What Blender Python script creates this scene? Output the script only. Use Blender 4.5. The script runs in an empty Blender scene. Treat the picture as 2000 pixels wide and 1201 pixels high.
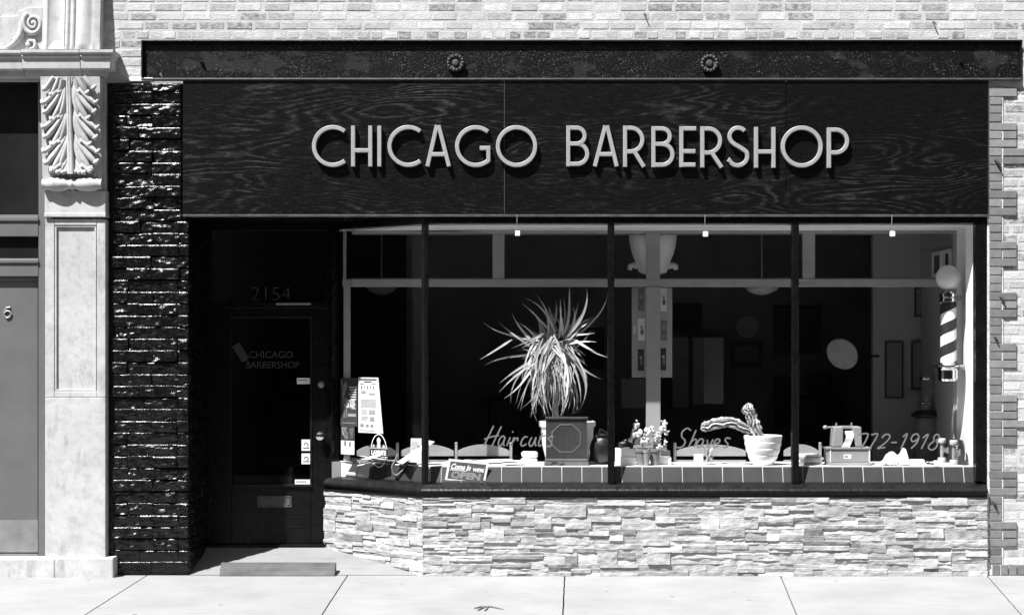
import bpy, bmesh, math, random
from mathutils import Vector, Matrix, noise as NZ

scene = bpy.context.scene
COL = scene.collection
R = math.radians
rnd = random.Random(7)
CX, CZ, CD, PX = 0.4, 1.732, 13.0, 0.004        # camera x, height, distance to the facade, metres per photo pixel

def sc(y): return (CD + y) / CD * PX
def X(px, y=0.0): return CX + (px - 1100) * sc(y)
def Z(py, y=0.0): return CZ + (690 - py) * sc(y)
def W(px, py, y=0.0): return Vector((X(px, y), y, Z(py, y)))
def nz(x, y, z=0.0): return NZ.noise(Vector((x, y, z)))

# ------------------------------------------------------------------ mesh collector
class MB:
    def __init__(s, smooth=False):
        s.v = []; s.f = []; s.c = []; s.shade = 1.0; s.smooth = smooth
    def add(s, vs, fs):
        n = len(s.v); s.v += [tuple(p) for p in vs]
        for f in fs: s.f.append(tuple(i + n for i in f)); s.c.append(s.shade)
    def box(s, x0, x1, y0, y1, z0, z1):
        s.add([(x0,y0,z0),(x1,y0,z0),(x1,y1,z0),(x0,y1,z0),(x0,y0,z1),(x1,y0,z1),(x1,y1,z1),(x0,y1,z1)],
              [(0,3,2,1),(4,5,6,7),(0,1,5,4),(1,2,6,5),(2,3,7,6),(3,0,4,7)])
    def obox(s, c, ax, h):
        c = Vector(c); a = [Vector(v).normalized() * k for v, k in zip(ax, h)]
        vs = [c + a[0]*i + a[1]*j + a[2]*k for k in (-1,1) for (i,j) in ((-1,-1),(1,-1),(1,1),(-1,1))]
        s.add(vs, [(0,3,2,1),(4,5,6,7),(0,1,5,4),(1,2,6,5),(2,3,7,6),(3,0,4,7)])
    def prism(s, poly, fn, d0, d1):
        n = len(poly)
        s.add([fn(a,b,d0) for a,b in poly] + [fn(a,b,d1) for a,b in poly],
              [tuple(range(n)), tuple(range(2*n-1, n-1, -1))] + [(i,(i+1)%n,(i+1)%n+n,i+n) for i in range(n)])
    def grid(s, fn, nu, nv):
        s.add([fn(i/nu, j/nv) for j in range(nv+1) for i in range(nu+1)],
              [(j*(nu+1)+i, j*(nu+1)+i+1, (j+1)*(nu+1)+i+1, (j+1)*(nu+1)+i) for j in range(nv) for i in range(nu)])
    def tube(s, pts, r, seg=8, flat=1.0):
        pts = [Vector(p) for p in pts]; n = len(pts)
        rs = r if isinstance(r, (list, tuple)) else [r]*n
        up = Vector((0,0,1)); vs = []; prev = None
        for i, p in enumerate(pts):
            t = (pts[min(i+1,n-1)] - pts[max(i-1,0)]).normalized()
            if prev is None:
                a = t.cross(up)
                if a.length < .1: a = t.cross(Vector((1,0,0)))
            else: a = prev - t * prev.dot(t)
            a.normalize(); b = t.cross(a); prev = a
            for k in range(seg):
                q = 2*math.pi*k/seg
                vs.append(p + a*math.cos(q)*rs[i] + b*math.sin(q)*rs[i]*flat)
        fs = [(i*seg+k, i*seg+(k+1)%seg, (i+1)*seg+(k+1)%seg, (i+1)*seg+k) for i in range(n-1) for k in range(seg)]
        fs += [tuple(range(seg))[::-1], tuple((n-1)*seg+k for k in range(seg))]
        s.add(vs, fs)
    def lathe(s, prof, o, seg=28, m=None, sx=1.0):
        o = Vector(o); vs = []; n = len(prof)
        for (r, z) in prof:
            for k in range(seg):
                q = 2*math.pi*k/seg
                p = Vector((r*math.cos(q)*sx, r*math.sin(q), z))
                vs.append(o + (m @ p if m else p))
        fs = [(i*seg+k, i*seg+(k+1)%seg, (i+1)*seg+(k+1)%seg, (i+1)*seg+k) for i in range(n-1) for k in range(seg)]
        if prof[0][0] > 1e-5: fs.append(tuple(range(seg))[::-1])
        if prof[-1][0] > 1e-5: fs.append(tuple((n-1)*seg+k for k in range(seg)))
        s.add(vs, fs)
    def ball(s, c, r, seg=14, rings=8, sq=(1,1,1)):
        c = Vector(c); vs = []; fs = []
        for j in range(rings+1):
            a = math.pi*j/rings
            for k in range(seg):
                q = 2*math.pi*k/seg
                vs.append(c + Vector((math.sin(a)*math.cos(q)*r*sq[0], math.sin(a)*math.sin(q)*r*sq[1], -math.cos(a)*r*sq[2])))
        for j in range(rings):
            for k in range(seg): fs.append((j*seg+k, j*seg+(k+1)%seg, (j+1)*seg+(k+1)%seg, (j+1)*seg+k))
        s.add(vs, fs)
    def stroke(s, pts, w, fn, d, bev=0.0, closed=False, h0=0.0):
        P = [Vector((p[0], p[1])) for p in pts]; n = len(P); rings = []
        for i in range(n):
            a = P[(i-1) % n] if (closed or i > 0) else None
            b = P[(i+1) % n] if (closed or i < n-1) else None
            t1 = (P[i]-a).normalized() if a is not None else None
            t2 = (b-P[i]).normalized() if b is not None else None
            t1 = t1 or t2; t2 = t2 or t1
            n1 = Vector((-t1.y, t1.x)); n2 = Vector((-t2.y, t2.x)); m = n1 + n2
            m = n1 if m.length < .2 else m.normalized()
            k = 1/max(.45, m.dot(n1)); ring = []
            for off, h in ((w/2,h0),(w/2,d-bev),(w/2-bev,d),(-w/2+bev,d),(-w/2,d-bev),(-w/2,h0)):
                q = P[i] + m*off*k; ring.append(fn(q.x, q.y, h))
            rings += ring
        g = 6; fs = []
        for i in range(n if closed else n-1):
            j = (i+1) % n
            for k in range(g-1): fs.append((i*g+k, i*g+k+1, j*g+k+1, j*g+k))
            fs.append((i*g+5, i*g, j*g, j*g+5))
        if not closed: fs += [tuple(range(g)), tuple((n-1)*g+k for k in range(g-1,-1,-1))]
        s.add(rings, fs)
    def text(s, body, size, fn, h=0.0, bold=0.0, align='CENTER', shear=0.0, sx=1.0):
        cu = bpy.data.curves.new('t', 'FONT'); cu.body = body; cu.size = size; cu.align_x = align
        cu.offset = bold; cu.shear = shear; cu.resolution_u = 3
        ob = bpy.data.objects.new('t', cu); me = bpy.data.meshes.new_from_object(ob)
        s.add([fn(v.co.x*sx, v.co.y, h) for v in me.vertices], [tuple(p.vertices) for p in me.polygons])
        bpy.data.objects.remove(ob); bpy.data.curves.remove(cu); bpy.data.meshes.remove(me)
    def build(s, name, mat, parent=None, bevel=0.0, angle=35, seg=2, loc=None):
        me = bpy.data.meshes.new(name)
        if parent is not None: off = root_loc(parent)
        elif loc is not None: off = Vector(loc)
        else:
            xs = [p[0] for p in s.v]; ys = [p[1] for p in s.v]; zs = [p[2] for p in s.v]
            off = Vector(((min(xs)+max(xs))/2, (min(ys)+max(ys))/2, min(zs)))
        me.from_pydata([tuple(Vector(p) - off) for p in s.v], [], s.f)
        bm = bmesh.new(); bm.from_mesh(me)
        lay = bm.loops.layers.float_color.new('shade'); bm.faces.ensure_lookup_table()
        for f, c in zip(bm.faces, s.c):
            for l in f.loops: l[lay] = (c, c, c, 1)
        bmesh.ops.recalc_face_normals(bm, faces=bm.faces); bm.to_mesh(me); bm.free()
        if s.smooth:
            me.shade_smooth(); me.set_sharp_from_angle(angle=R(angle))
        me.materials.append(mat)
        o = bpy.data.objects.new(name, me); COL.objects.link(o)
        if parent is not None: o.parent = parent
        else: o.location = off
        if bevel:
            m = o.modifiers.new('Bevel', 'BEVEL'); m.width = bevel; m.segments = seg; m.limit_method = 'ANGLE'
        return o

def root_loc(o):
    while o.parent is not None: o = o.parent
    return Vector(o.location)
def tag(o, label, cat, group=None, kind=None):
    if label: o['label'] = label
    if cat: o['category'] = cat
    if group: o['group'] = group
    if kind: o['kind'] = kind
    return o
def thing(name, label, cat, loc, group=None):
    o = bpy.data.objects.new(name, None); COL.objects.link(o); o.location = loc
    o.empty_display_size = .1
    return tag(o, label, cat, group)
def copy_tree(o, parent=None):
    c = o.copy(); COL.objects.link(c)
    if parent is not None: c.parent = parent
    for ch in list(o.children): copy_tree(ch, c)
    return c
def struct(o): o['kind'] = 'structure'; return o
def one(mb, name, mat, label, cat, group=None, **k): return tag(mb.build(name, mat, **k), label, cat, group)

# ------------------------------------------------------------------ materials (all neutral greys: the photograph is monochrome)
class NT:
    def __init__(s, name):
        m = s.m = bpy.data.materials.new(name); m.use_nodes = True
        s.t = m.node_tree; s.t.nodes.clear()
        s.out = s.n('ShaderNodeOutputMaterial'); s.b = s.n('ShaderNodeBsdfPrincipled')
        s.l(s.b.outputs[0], s.out.inputs[0]); s.tc = s.n('ShaderNodeTexCoord')
    def n(s, t, **k):
        x = s.t.nodes.new(t)
        for a, v in k.items(): setattr(x, a, v)
        return x
    def l(s, a, b): s.t.links.new(a, b)
    def map(s, scale):
        m = s.n('ShaderNodeMapping'); s.l(s.tc.outputs['Object'], m.inputs[0]); m.inputs['Scale'].default_value = scale
        return m.outputs[0]
    def noise(s, vec, scale, detail=4, rough=.6, dist=0.0):
        x = s.n('ShaderNodeTexNoise'); s.l(vec, x.inputs['Vector'])
        x.inputs['Scale'].default_value = scale; x.inputs['Detail'].default_value = detail
        x.inputs['Roughness'].default_value = rough; x.inputs['Distortion'].default_value = dist
        return x.outputs['Fac']
    def rng(s, v, a, b, c, d):
        x = s.n('ShaderNodeMapRange'); s.l(v, x.inputs[0])
        for i, k in enumerate((a, b, c, d)): x.inputs[i+1].default_value = k
        return x.outputs[0]
    def math(s, op, a, b=None):
        x = s.n('ShaderNodeMath', operation=op)
        for i, k in enumerate((a, b)):
            if k is None: continue
            if isinstance(k, (int, float)): x.inputs[i].default_value = k
            else: s.l(k, x.inputs[i])
        return x.outputs[0]
    def attr(s):
        x = s.n('ShaderNodeAttribute'); x.attribute_name = 'shade'; return x.outputs['Fac']
    def mix(s, f, a, b):   # float mix
        return s.math('ADD', s.math('MULTIPLY', a, s.math('SUBTRACT', 1.0, f)), s.math('MULTIPLY', b, f))
    def col(s, v): 
        x = s.n('ShaderNodeCombineColor')
        for i in range(3): s.l(v, x.inputs[i])
        s.l(x.outputs[0], s.b.inputs['Base Color'])
    def rough(s, v):
        if isinstance(v, (int, float)): s.b.inputs['Roughness'].default_value = v
        else: s.l(v, s.b.inputs['Roughness'])
    def bump(s, h, strength, dist):
        x = s.n('ShaderNodeBump'); s.l(h, x.inputs['Height'])
        x.inputs['Strength'].default_value = strength; x.inputs['Distance'].default_value = dist
        s.l(x.outputs[0], s.b.inputs['Normal'])

def M(name, base, rough=.6, var=.14, scale=7, bump=.15, bscale=60, bdist=.004, metal=0.0, spec=.5, attr=False, stretch=(1,1,1), coat=0.0):
    t = NT(name); v = t.map(stretch)
    f = t.rng(t.noise(v, scale, 5), .3, .7, base*(1-var), base*(1+var))
    if attr: f = t.math('MULTIPLY', f, t.attr())
    t.col(f); t.rough(rough); t.b.inputs['Metallic'].default_value = metal
    t.b.inputs['Specular IOR Level'].default_value = spec
    if coat: t.b.inputs['Coat Weight'].default_value = coat; t.b.inputs['Coat Roughness'].default_value = .15
    if bump: t.bump(t.noise(v, bscale, 4), bump, bdist)
    return t.m

def m_white_brick():
    t = NT('pale_brick'); v = t.map((1,1,1))
    tone = t.attr()                                     # tone of each brick: 0 dark .. 1 pale
    wear = t.rng(t.noise(t.map((1,1,1.6)), 24, 8, .72), .40, .58, 0, 1)   # smeared mortar and old whitewash
    base = t.mix(t.math('MULTIPLY', wear, .80), tone, .47)
    base = t.math('MULTIPLY', base, t.rng(t.noise(v, 2.2, 3), .3, .7, .93, 1.05))
    base = t.math('MULTIPLY', base, t.rng(t.noise(v, 120, 3), .3, .7, .92, 1.06))
    base = t.math('MULTIPLY', base, t.rng(t.noise(v, 11, 7, .75), .34, .62, .88, 1.16)); base = t.math('MULTIPLY', base, t.rng(t.noise(t.map((1,1,1.5)), 48, 4, .7), .62, .70, 1.0, .62))
    t.col(base); t.rough(.9); t.b.inputs['Specular IOR Level'].default_value = .2
    t.bump(t.noise(v, 70, 5, .7), .7, .007); return t.m

def m_dark_brick():
    t = NT('red_brown_brick'); v = t.map((1,1,1))
    base = t.math('MULTIPLY', t.attr(), t.rng(t.noise(v, 18, 6, .7), .3, .7, .82, 1.15))
    t.col(base); t.rough(.9); t.b.inputs['Specular IOR Level'].default_value = .2
    t.bump(t.noise(v, 90, 5, .7), .5, .004); return t.m

def m_plywood():
    t = NT('black_painted_plywood'); v = t.map((.42, 1, 2.4))
    n = t.noise(v, 1.15, 2, .42, .25)
    n2 = t.noise(t.map((1.4, 1, 16)), 2.0, 5, .65)
    ph = t.math('ADD', t.math('MULTIPLY', n, 175), t.math('MULTIPLY', n2, 7.0))
    ring = t.math('ADD', t.math('MULTIPLY', t.math('SINE', ph), .5), .5)
    ring = t.math('POWER', ring, 3.0)
    mask = t.rng(t.noise(t.map((.55, 1, 1.2)), 1.3, 4, .55), .44, .70, 0.03, 1)
    fine = t.noise(t.map((6, 1, 120)), 2.2, 4, .7); wear = t.rng(t.noise(t.map((2, 1, 9)), 4, 5, .7), .40, .62, .0, 1)
    lit_wear = t.math('MULTIPLY', t.math('MULTIPLY', ring, mask), t.math('MULTIPLY', t.rng(fine, .35, .65, .35, 1), wear))  # bright grain lines: rubbed paint, with glints put into the colour
    streak = t.math('MULTIPLY', t.math('MULTIPLY', t.rng(fine, .54, .72, 0, 1), wear), .35)
    tot = t.math('ADD', lit_wear, streak)
    tot = t.math('MULTIPLY', tot, t.attr()); t.col(t.rng(tot, 0, 1, .0020, .11)); t.rough(t.rng(fine, .3, .7, .30, .48))
    t.b.inputs['Specular IOR Level'].default_value = .2
    t.bump(t.math('ADD', t.math('MULTIPLY', t.math('MULTIPLY', ring, mask), .8), t.math('MULTIPLY', fine, .8)), .5, .003); return t.m

def m_beam():
    t = NT('pitted_black_steel'); v = t.map((1,1,1))
    patch = t.rng(t.noise(t.map((1,1,1.6)), 3.2, 3), .56, .66, 0, 1)
    pit = t.noise(v, 150, 3, .7); glint = t.rng(t.noise(v, 95, 3, .65), .60, .68, 0, 1); area = t.rng(t.noise(t.map((1,1,1.8)), 5, 5, .7), .42, .62, .04, 1)
    t.col(t.math('ADD', t.math('MULTIPLY', t.math('MULTIPLY', glint, area), .17), t.rng(patch, 0, 1, .004, .012)))  # pale specks put the glints of pitted gloss into the colour
    t.rough(t.rng(patch, 0, 1, .26, .75)); t.b.inputs['Specular IOR Level'].default_value = .22
    t.bump(pit, .8, .005); return t.m

def m_gloss_black(name, base=.007, rough=.28, bump=.5, bscale=55, bdist=.005, spec=.4):
    t = NT(name); v = t.map((1,1,1))
    t.col(t.rng(t.noise(v, 9, 5), .35, .7, base*.7, base*1.5)); t.rough(t.rng(t.noise(v, 21, 3), .3, .7, rough*.75, rough*1.3))
    t.b.inputs['Specular IOR Level'].default_value = spec
    t.bump(t.noise(v, bscale, 5, .6), bump, bdist); return t.m

def m_rock(name, base, var=.2, bump=.7, bscale=35):
    t = NT(name); v = t.map((1,1,1))
    f = t.math('MULTIPLY', t.attr(), t.rng(t.noise(v, 13, 6, .65), .3, .7, base*(1-var), base*(1+var)))
    f = t.math('MULTIPLY', f, t.rng(t.noise(t.map((1,1,3)), 70, 4), .3, .7, .9, 1.08))
    t.col(f); t.rough(.92); t.b.inputs['Specular IOR Level'].default_value = .2
    t.bump(t.noise(t.map((1,1,2.2)), bscale, 6, .7), bump, .008); return t.m

def m_concrete(name, lo, hi, spots=.0):
    t = NT(name); v = t.map((1,1,1))
    f = t.rng(t.noise(v, 1.3, 6, .6), .3, .7, lo, hi)
    f = t.math('MULTIPLY', f, t.rng(t.noise(v, 190, 4, .7), .3, .7, .86, 1.10))
    f = t.math('MULTIPLY', f, t.rng(t.noise(t.map((.5, 2.6, 1)), 6, 8, .72), .56, .70, 1.0, 1-spots))
    f = t.math('MULTIPLY', f, t.rng(t.noise(t.map((1.0, 1.6, 1)), 34, 3, .5), .70, .76, 1.0, 1-spots*2.2))
    vo = t.n('ShaderNodeTexVoronoi'); t.l(v, vo.inputs['Vector']); vo.inputs['Scale'].default_value = 2.6
    f = t.math('MULTIPLY', f, t.rng(vo.outputs['Distance'], .035, .055, 1-spots*2.4, 1.0))
    t.col(t.math('MULTIPLY', f, t.attr())); t.rough(.9); t.b.inputs['Specular IOR Level'].default_value = .2
    t.bump(t.noise(v, 190, 4), .4, .003); return t.m

def m_limestone():
    t = NT('pale_limestone'); v = t.map((1,1,1))
    f = t.rng(t.noise(v, 5, 6, .62), .3, .7, .40, .53)
    stain = t.rng(t.noise(t.map((2.6, 1, .8)), 3.0, 8, .72), .55, .66, 1.0, .74)
    stain = t.math('MULTIPLY', stain, t.rng(t.noise(v, 16, 9, .8), .50, .58, 1.0, .86)); stain = t.math('MULTIPLY', stain, t.rng(t.noise(v, 150, 3), .66, .74, 1.0, .8))
    t.col(t.math('MULTIPLY', f, stain)); t.rough(.88); t.b.inputs['Specular IOR Level'].default_value = .2
    t.bump(t.noise(v, 110, 5, .65), .35, .004); return t.m

def m_glass(name, fac=.02):
    m = bpy.data.materials.new(name); m.use_nodes = True; t = m.node_tree; t.nodes.clear()
    o = t.nodes.new('ShaderNodeOutputMaterial'); a = t.nodes.new('ShaderNodeBsdfTransparent'); g = t.nodes.new('ShaderNodeBsdfGlossy')
    a.inputs[0].default_value = (.97,.97,.97,1); g.inputs['Roughness'].default_value = .02
    mx = t.nodes.new('ShaderNodeMixShader'); mx.inputs[0].default_value = fac
    t.links.new(a.outputs[0], mx.inputs[1]); t.links.new(g.outputs[0], mx.inputs[2]); t.links.new(mx.outputs[0], o.inputs[0])
    return m

K = dict(
    brick=m_white_brick(), dbrick=m_dark_brick(), ply=m_plywood(), beam=m_beam(),
    pier=m_gloss_black('black_painted_rock_brick', .003, .24, .55, 30, .010, .42),
    black=m_gloss_black('black_gloss_paint', .004, .30, .35, 45, .003, .22),
    blackwood=m_gloss_black('black_painted_sill', .006, .36, .7, 34, .005, .28), lit_wear=m_gloss_black('sunlit_black_edge', .055, .45, .7, 40, .004, .3),  # the lighter black puts the look of sunlit edges into its colour
    stone=m_rock('pale_ledge_stone', .40, .26, .9), lime=m_limestone(),
    walk=m_concrete('sidewalk_concrete', .235, .305, .24), apron=m_concrete('entry_concrete', .19, .26, .25), road=m_concrete('asphalt', .04, .06),
    glass=m_glass('window_glass', .008), jar=m_glass('jar_glass', .05),
    letter=M('sign_metal', .40, .42, .10, 22, .35, 60, .002, metal=.35),
    grey_door=M('grey_door_paint', .112, .55, .13, 3, .1, 40), kick=M('kick_plate_metal', .24, .45, .25, 5, .1, 80, metal=.3),
    frame_grey=M('grey_frame_paint', .17, .6, .12, 9, .2, 30), dark_glass=M('dark_transom_glass', .016, .08, .3, 3, .0, spec=.25),
    partition=M('partition_paint', .30, .6, .08, 6, .1, 50), white=M('white_paint', .86, .55, .05, 4, .1, 50),
    counter=M('white_counter', .82, .6, .08, 6, .1, 70), tile=M('dark_tile', .034, .45, .22, 9, .15, 40, attr=True), grout=M('pale_grout', .5, .9, .1),
    wall_dark=M('dark_interior_wall', .20, .8, .2, 3, .1), wall_black=M('shade_black_wall', .02, .85, .2, 3, .1), wall_mid=M('grey_interior_wall', .36, .8, .06, 2, .1), ceil=M('interior_ceiling', .12, .9),
    leaf=M('pale_striped_leaf', .42, .5, .22, 18, .2, 50, stretch=(1,1,.3), attr=True), ceramic=M('white_ceramic', .82, .35, .05, 4, .05, 30, attr=True),
    soil=M('potting_soil', .05, .95, .3, 40, .6, 60, .01), stem=M('woody_stem', .25, .8, .3, 30, .5, 60, .006),
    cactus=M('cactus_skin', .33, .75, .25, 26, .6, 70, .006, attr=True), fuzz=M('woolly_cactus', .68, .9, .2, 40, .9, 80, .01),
    woodbox=M('dark_cabinet_wood', .038, .5, .25, 9, .25, 40, stretch=(1,1,.25)), paler=M('pale_wood_edge', .11, .5, .2, 12),
    wood=M('pale_wood', .25, .6, .2, 8, .2, 60, stretch=(.25,1,1)), greywood=M('grey_weathered_wood', .17, .75, .25, 10, .4, 60, stretch=(.3,1,1)),
    paper=M('paper', .74, .7, .07, 10, .1, attr=True), ink=M('dark_ink', .03, .6, .2, 20, 0, attr=True), tone=M('printed_tone', .5, .7, .2, 26, 0, attr=True),
    gold=M('window_lettering', .15, .45, .12, 30, .1, spec=.4), number=M('number_lettering', .05, .5, .1, 30, 0), faint=M('faint_lettering', .036, .5, .1, 30, 0),
    chrome=M('chrome', .75, .12, .08, 10, .1, 40, metal=1.0), brass=M('worn_brass', .5, .25, .2, 20, .15, metal=1.0),
    steel=M('dull_steel', .42, .4, .2, 20, .2, metal=.7), dark=M('dark_plain', .02, .55, .3, 12, .2), darkleather=M('black_leather', .012, .42, .3, 20, .5, 60),
    grey=M('mid_grey', .26, .6, .15, 10, .15), far=M('far_brick', .10, .9, .2, 2), ramp=M('ramp_board_wood', .072, .8, .45, 14, .4, 70, stretch=(.3,1,1)), joint=M('joint_filler', .07), opal=M('opal_glass', .72, .3, .03, 3, 0), cloth=M('pale_cloth', .55, .9, .15, 9, .5, 120), rubber=M('wheel_rubber', .42, .55, .08),
    clay=M('clay_pot', .17, .75, .15, 14), iron=M('rusty_iron', .03, .7, .3, 40, .5), floor=M('shop_floor_wood', .03, .5, .2, 5),
    glow=M('white_bulb', .85, .4, .02), mirror=M('mirror_silver', .35, .25, .05, 3, 0, metal=.6), twig=M('dry_twig', .14, .9, .3, 30))

# ------------------------------------------------------------------ camera, light
cam = bpy.data.cameras.new('camera'); co = bpy.data.objects.new('camera', cam); COL.objects.link(co)
co.location = (CX, -CD, CZ); co.rotation_euler = (R(90), 0, 0)
cam.sensor_width = 36; cam.lens = 36 * (CD / PX) / 2000; cam.shift_x = -100/2000; cam.shift_y = (690-600.5)/2000
cam.clip_end = 500; scene.camera = co
SUN = Vector((.89, 1.0, -2.2)).normalized()
sl = bpy.data.lights.new('sun', 'SUN'); sl.energy = 4.6; sl.angle = R(.55); so = bpy.data.objects.new('sun', sl); COL.objects.link(so)
so.rotation_euler = SUN.to_track_quat('-Z', 'Y').to_euler(); so.location = (-6, -8, 14)
wd = bpy.data.worlds.new('World'); scene.world = wd; wd.use_nodes = True; t = wd.node_tree
bg = t.nodes['Background']; sky = t.nodes.new('ShaderNodeTexSky'); sky.sky_type = 'NISHITA'; sky.sun_disc = False
sky.sun_elevation = math.asin(-SUN.z); sky.sun_rotation = math.atan2(-SUN.x, -SUN.y)
bw = t.nodes.new('ShaderNodeRGBToBW'); t.links.new(sky.outputs[0], bw.inputs[0]); t.links.new(bw.outputs[0], bg.inputs[0])
bg.inputs[1].default_value = .05
vs = scene.view_settings; vs.view_transform = 'Standard'; vs.look = 'None'; vs.exposure = 1.28; vs.gamma = 1
cy = scene.cycles; cy.use_denoising = True; cy.caustics_reflective = False; cy.caustics_refractive = False
cy.max_bounces = 10; cy.diffuse_bounces = 6; cy.glossy_bounces = 3; cy.transparent_max_bounces = 16; cy.sample_clamp_indirect = 6
# ------------------------------------------------------------------ ground
def gz(y): return .018*y if y < 0 else 0.0
YK = -2.75
mb = MB(); mb.box(-40, 40, -60, 40, -.42, -.32); struct(mb.build('ground', K['road'], loc=(0,0,-.42)))
mb = MB(); mb.box(-30, 30, -16, YK-.17, -.319, -.19); struct(mb.build('road', K['road'], loc=(0,0,-.319)))
mb = MB(); mb.box(-30, 30, YK-.165, YK-.004, -.30, gz(YK)-.002); struct(mb.build('kerb', K['walk'], loc=(0,0,-.3), bevel=.02))
# sidewalk slabs with the joints where the photograph has them
J = [(287,150),(679,622),(1103,1099),(1524,1560),(1927,2004)]
def joint(k, y):
    xa = X(J[k][0]); xb = CX + (J[k][1]-1100)*sc(-1.96)
    return xa + (xb-xa)*(y/-1.96)
mb = MB(); edges = [lambda y: -30] + [(lambda y, k=k: joint(k, y)) for k in range(5)] + [lambda y: 30]
for k in range(6):
    a, b = edges[k], edges[k+1]; mb.shade = (1.0, .98, 1.02, 1.0, .985, 1.01)[k]
    g = .005; n = 40; ys = [-.0 + YK*i/n for i in range(n+1)]
    ga = 0 if k == 0 else g; gb = 0 if k == 5 else g
    top = [(a(y)+ga+.004*nz(y*7,k), y, gz(y)) for y in ys] + [(b(y)-gb+.004*nz(y*7,k+1), y, gz(y)) for y in reversed(ys)]
    m = len(top)
    mb.add(top + [(p[0], p[1], p[2]-.05) for p in top], [tuple(range(m))] + [(i, (i+1)%m, (i+1)%m+m, i+m) for i in range(m)])
struct(mb.build('sidewalk', K['walk'], loc=(0,0,0)))
mb = MB(); mb.shade = .5; mb.box(-30, 30, YK, 0, -.30, gz(YK)-.012)
struct(mb.build('sidewalk_bed', K['walk'], loc=(0,0,-.3)))
# sloping concrete apron of the entrance recess
ZT = .146
mb = MB(); mb.grid(lambda u, v: (-2.53 + u*2.0, .002+v*.75, .003+(ZT-.003)*min(1, v*.75/.70)**.85), 20, 14)
mb.box(-2.53, -.60, .01, .75, -.2, -.02)
struct(mb.build('entry_floor', K['apron'], loc=(-1.6,.3,0)))
mb = MB(); mb.box(-2.6, 3.9, .78, 6.2, .02, ZT-.004); struct(mb.build('shop_floor', K['floor'], loc=(0,3,0)))

mb = MB(); mb.box(-45, 45, -15.9, -12.2, -.3, -.06); struct(mb.build('far_sidewalk', K['walk'], loc=(0,0,-.3)))
OB = thing('unseen_terrace', 'added dark brick terrace, unseen behind the viewer, for the reflections', 'building', (0,-17,0))  # unseen block added so the glossy black surfaces reflect something dark
mb = MB(); mb.box(-45,45,-22,-16.2,-.3,9.5); mb.build('wall', K['far'], OB)
for i in range(9): mb = MB(); mb.box(-22+i*5.2,-18.6+i*5.2,-16.19,-16.12,.5,2.9); mb.build('window', K['dark_glass'], OB)

# ------------------------------------------------------------------ helpers for walls
def rock_face(mb, a0, a1, z0, z1, fn, db, amp=.012, cell=.016, fr=14, back=-.01, seed=0.0, tilt=.0, top=.0, side=.0):
    nu = max(2, int((a1-a0)/cell)); nv = max(2, int((z1-z0)/cell)); cols = [0.0]+[i/nu for i in range(nu+1)]+[1.0]; rows = [0.0]+[j/nv for j in range(nv+1)]+[1.0]
    if top: rows = [0.0]+[j/nv*(1-top/(z1-z0)) for j in range(nv+1)]+[1-top/(z1-z0)*q for q in (.6,.3,.1,0)]+[1.0]
    nu = len(cols)-1; nv = len(rows)-1
    def f(uu, vv):
        i = round(uu*nu); j = round(vv*nv); u = cols[i]; v = rows[j]; a = a0+(a1-a0)*u; z = z0+(z1-z0)*v
        if i in (0, nu) or j in (0, nv): return fn(a, z, back)
        n = nz(a*fr, z*fr*1.6, seed) + .5*nz(a*fr*2.3, z*fr*3.2, seed+5)
        if top: n *= 1-.92*max(0, 1-(1-v)*(z1-z0)/(2.0*top))
        d = db + amp*n + tilt*(v-.5)
        if top:
            r = (v-(1-top/(z1-z0)))*(z1-z0)/top
            if r > 0: d -= top*(1-math.sqrt(max(0,1-r*r)))*.9
        if side: e = min(u, 1-u)*(a1-a0)/side; d -= side*.8*max(0,1-e)**2
        return fn(a, z, max(d, back+.001))
    mb.grid(f, nu, nv)

# ------------------------------------------------------------------ the barbershop building
B = thing('brick_building', 'pale brick building with a black painted barbershop front and wide display windows', 'building', (.4, 0, 0))
wall = MB(); wall.smooth = False
def bricks(x0, x1, z0, z1):
    wall.shade = .47; wall.box(x0, x1, .003, .30, z0, z1)
    zc = 4.218; k = math.floor((z0-zc)/.0722)-1
    while True:
        za = zc + .0722*k - .027; zb = za + .054; k += 1
        if za < z0-.01: continue
        if zb > z1+.02: break
        head = (k-1) % 7 == 0
        pitch = .108 if head else .214
        x = x0 - rnd.random()*pitch
        while x < x1:
            w = pitch - .016 + rnd.uniform(-.014, .008); xa = max(x, x0); xb = min(x+w, x1); x += pitch
            if xb-xa < .02: continue
            q = rnd.random()
            wall.shade = rnd.uniform(.54, .64) if q < .27 else rnd.uniform(.42, .50) if q < .56 else rnd.uniform(.28, .38) if q < .84 else rnd.uniform(.13, .24)
            d = rnd.uniform(-.0024, .0006); j = lambda: rnd.uniform(-.006, .006)
            wall.add([(xa+j(),.0045,za+j()),(xb+j(),.0045,za+j()),(xb+j(),.0045,zb+j()),(xa+j(),.0045,zb+j())] +
                     [(xa+.003,-d,za+.003),(xb-.003,-d,za+.003),(xb-.003,-d,zb-.003),(xa+.003,-d,zb-.003)],
                     [(4,5,6,7),(0,1,5,4),(1,2,6,5),(2,3,7,6),(3,0,4,7)])
ZB1 = Z(78); XR = X(1931)
bricks(-5.6, 6.0, ZB1, 6.3); bricks(-3.30, X(276), 3.842, ZB1-.0005); bricks(XR, 6.0, 0, Z(158)); bricks(X(1998), 6.0, Z(158)+.0005, ZB1-.0005)
wall.build('brick_wall', K['brick'], B)
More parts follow.
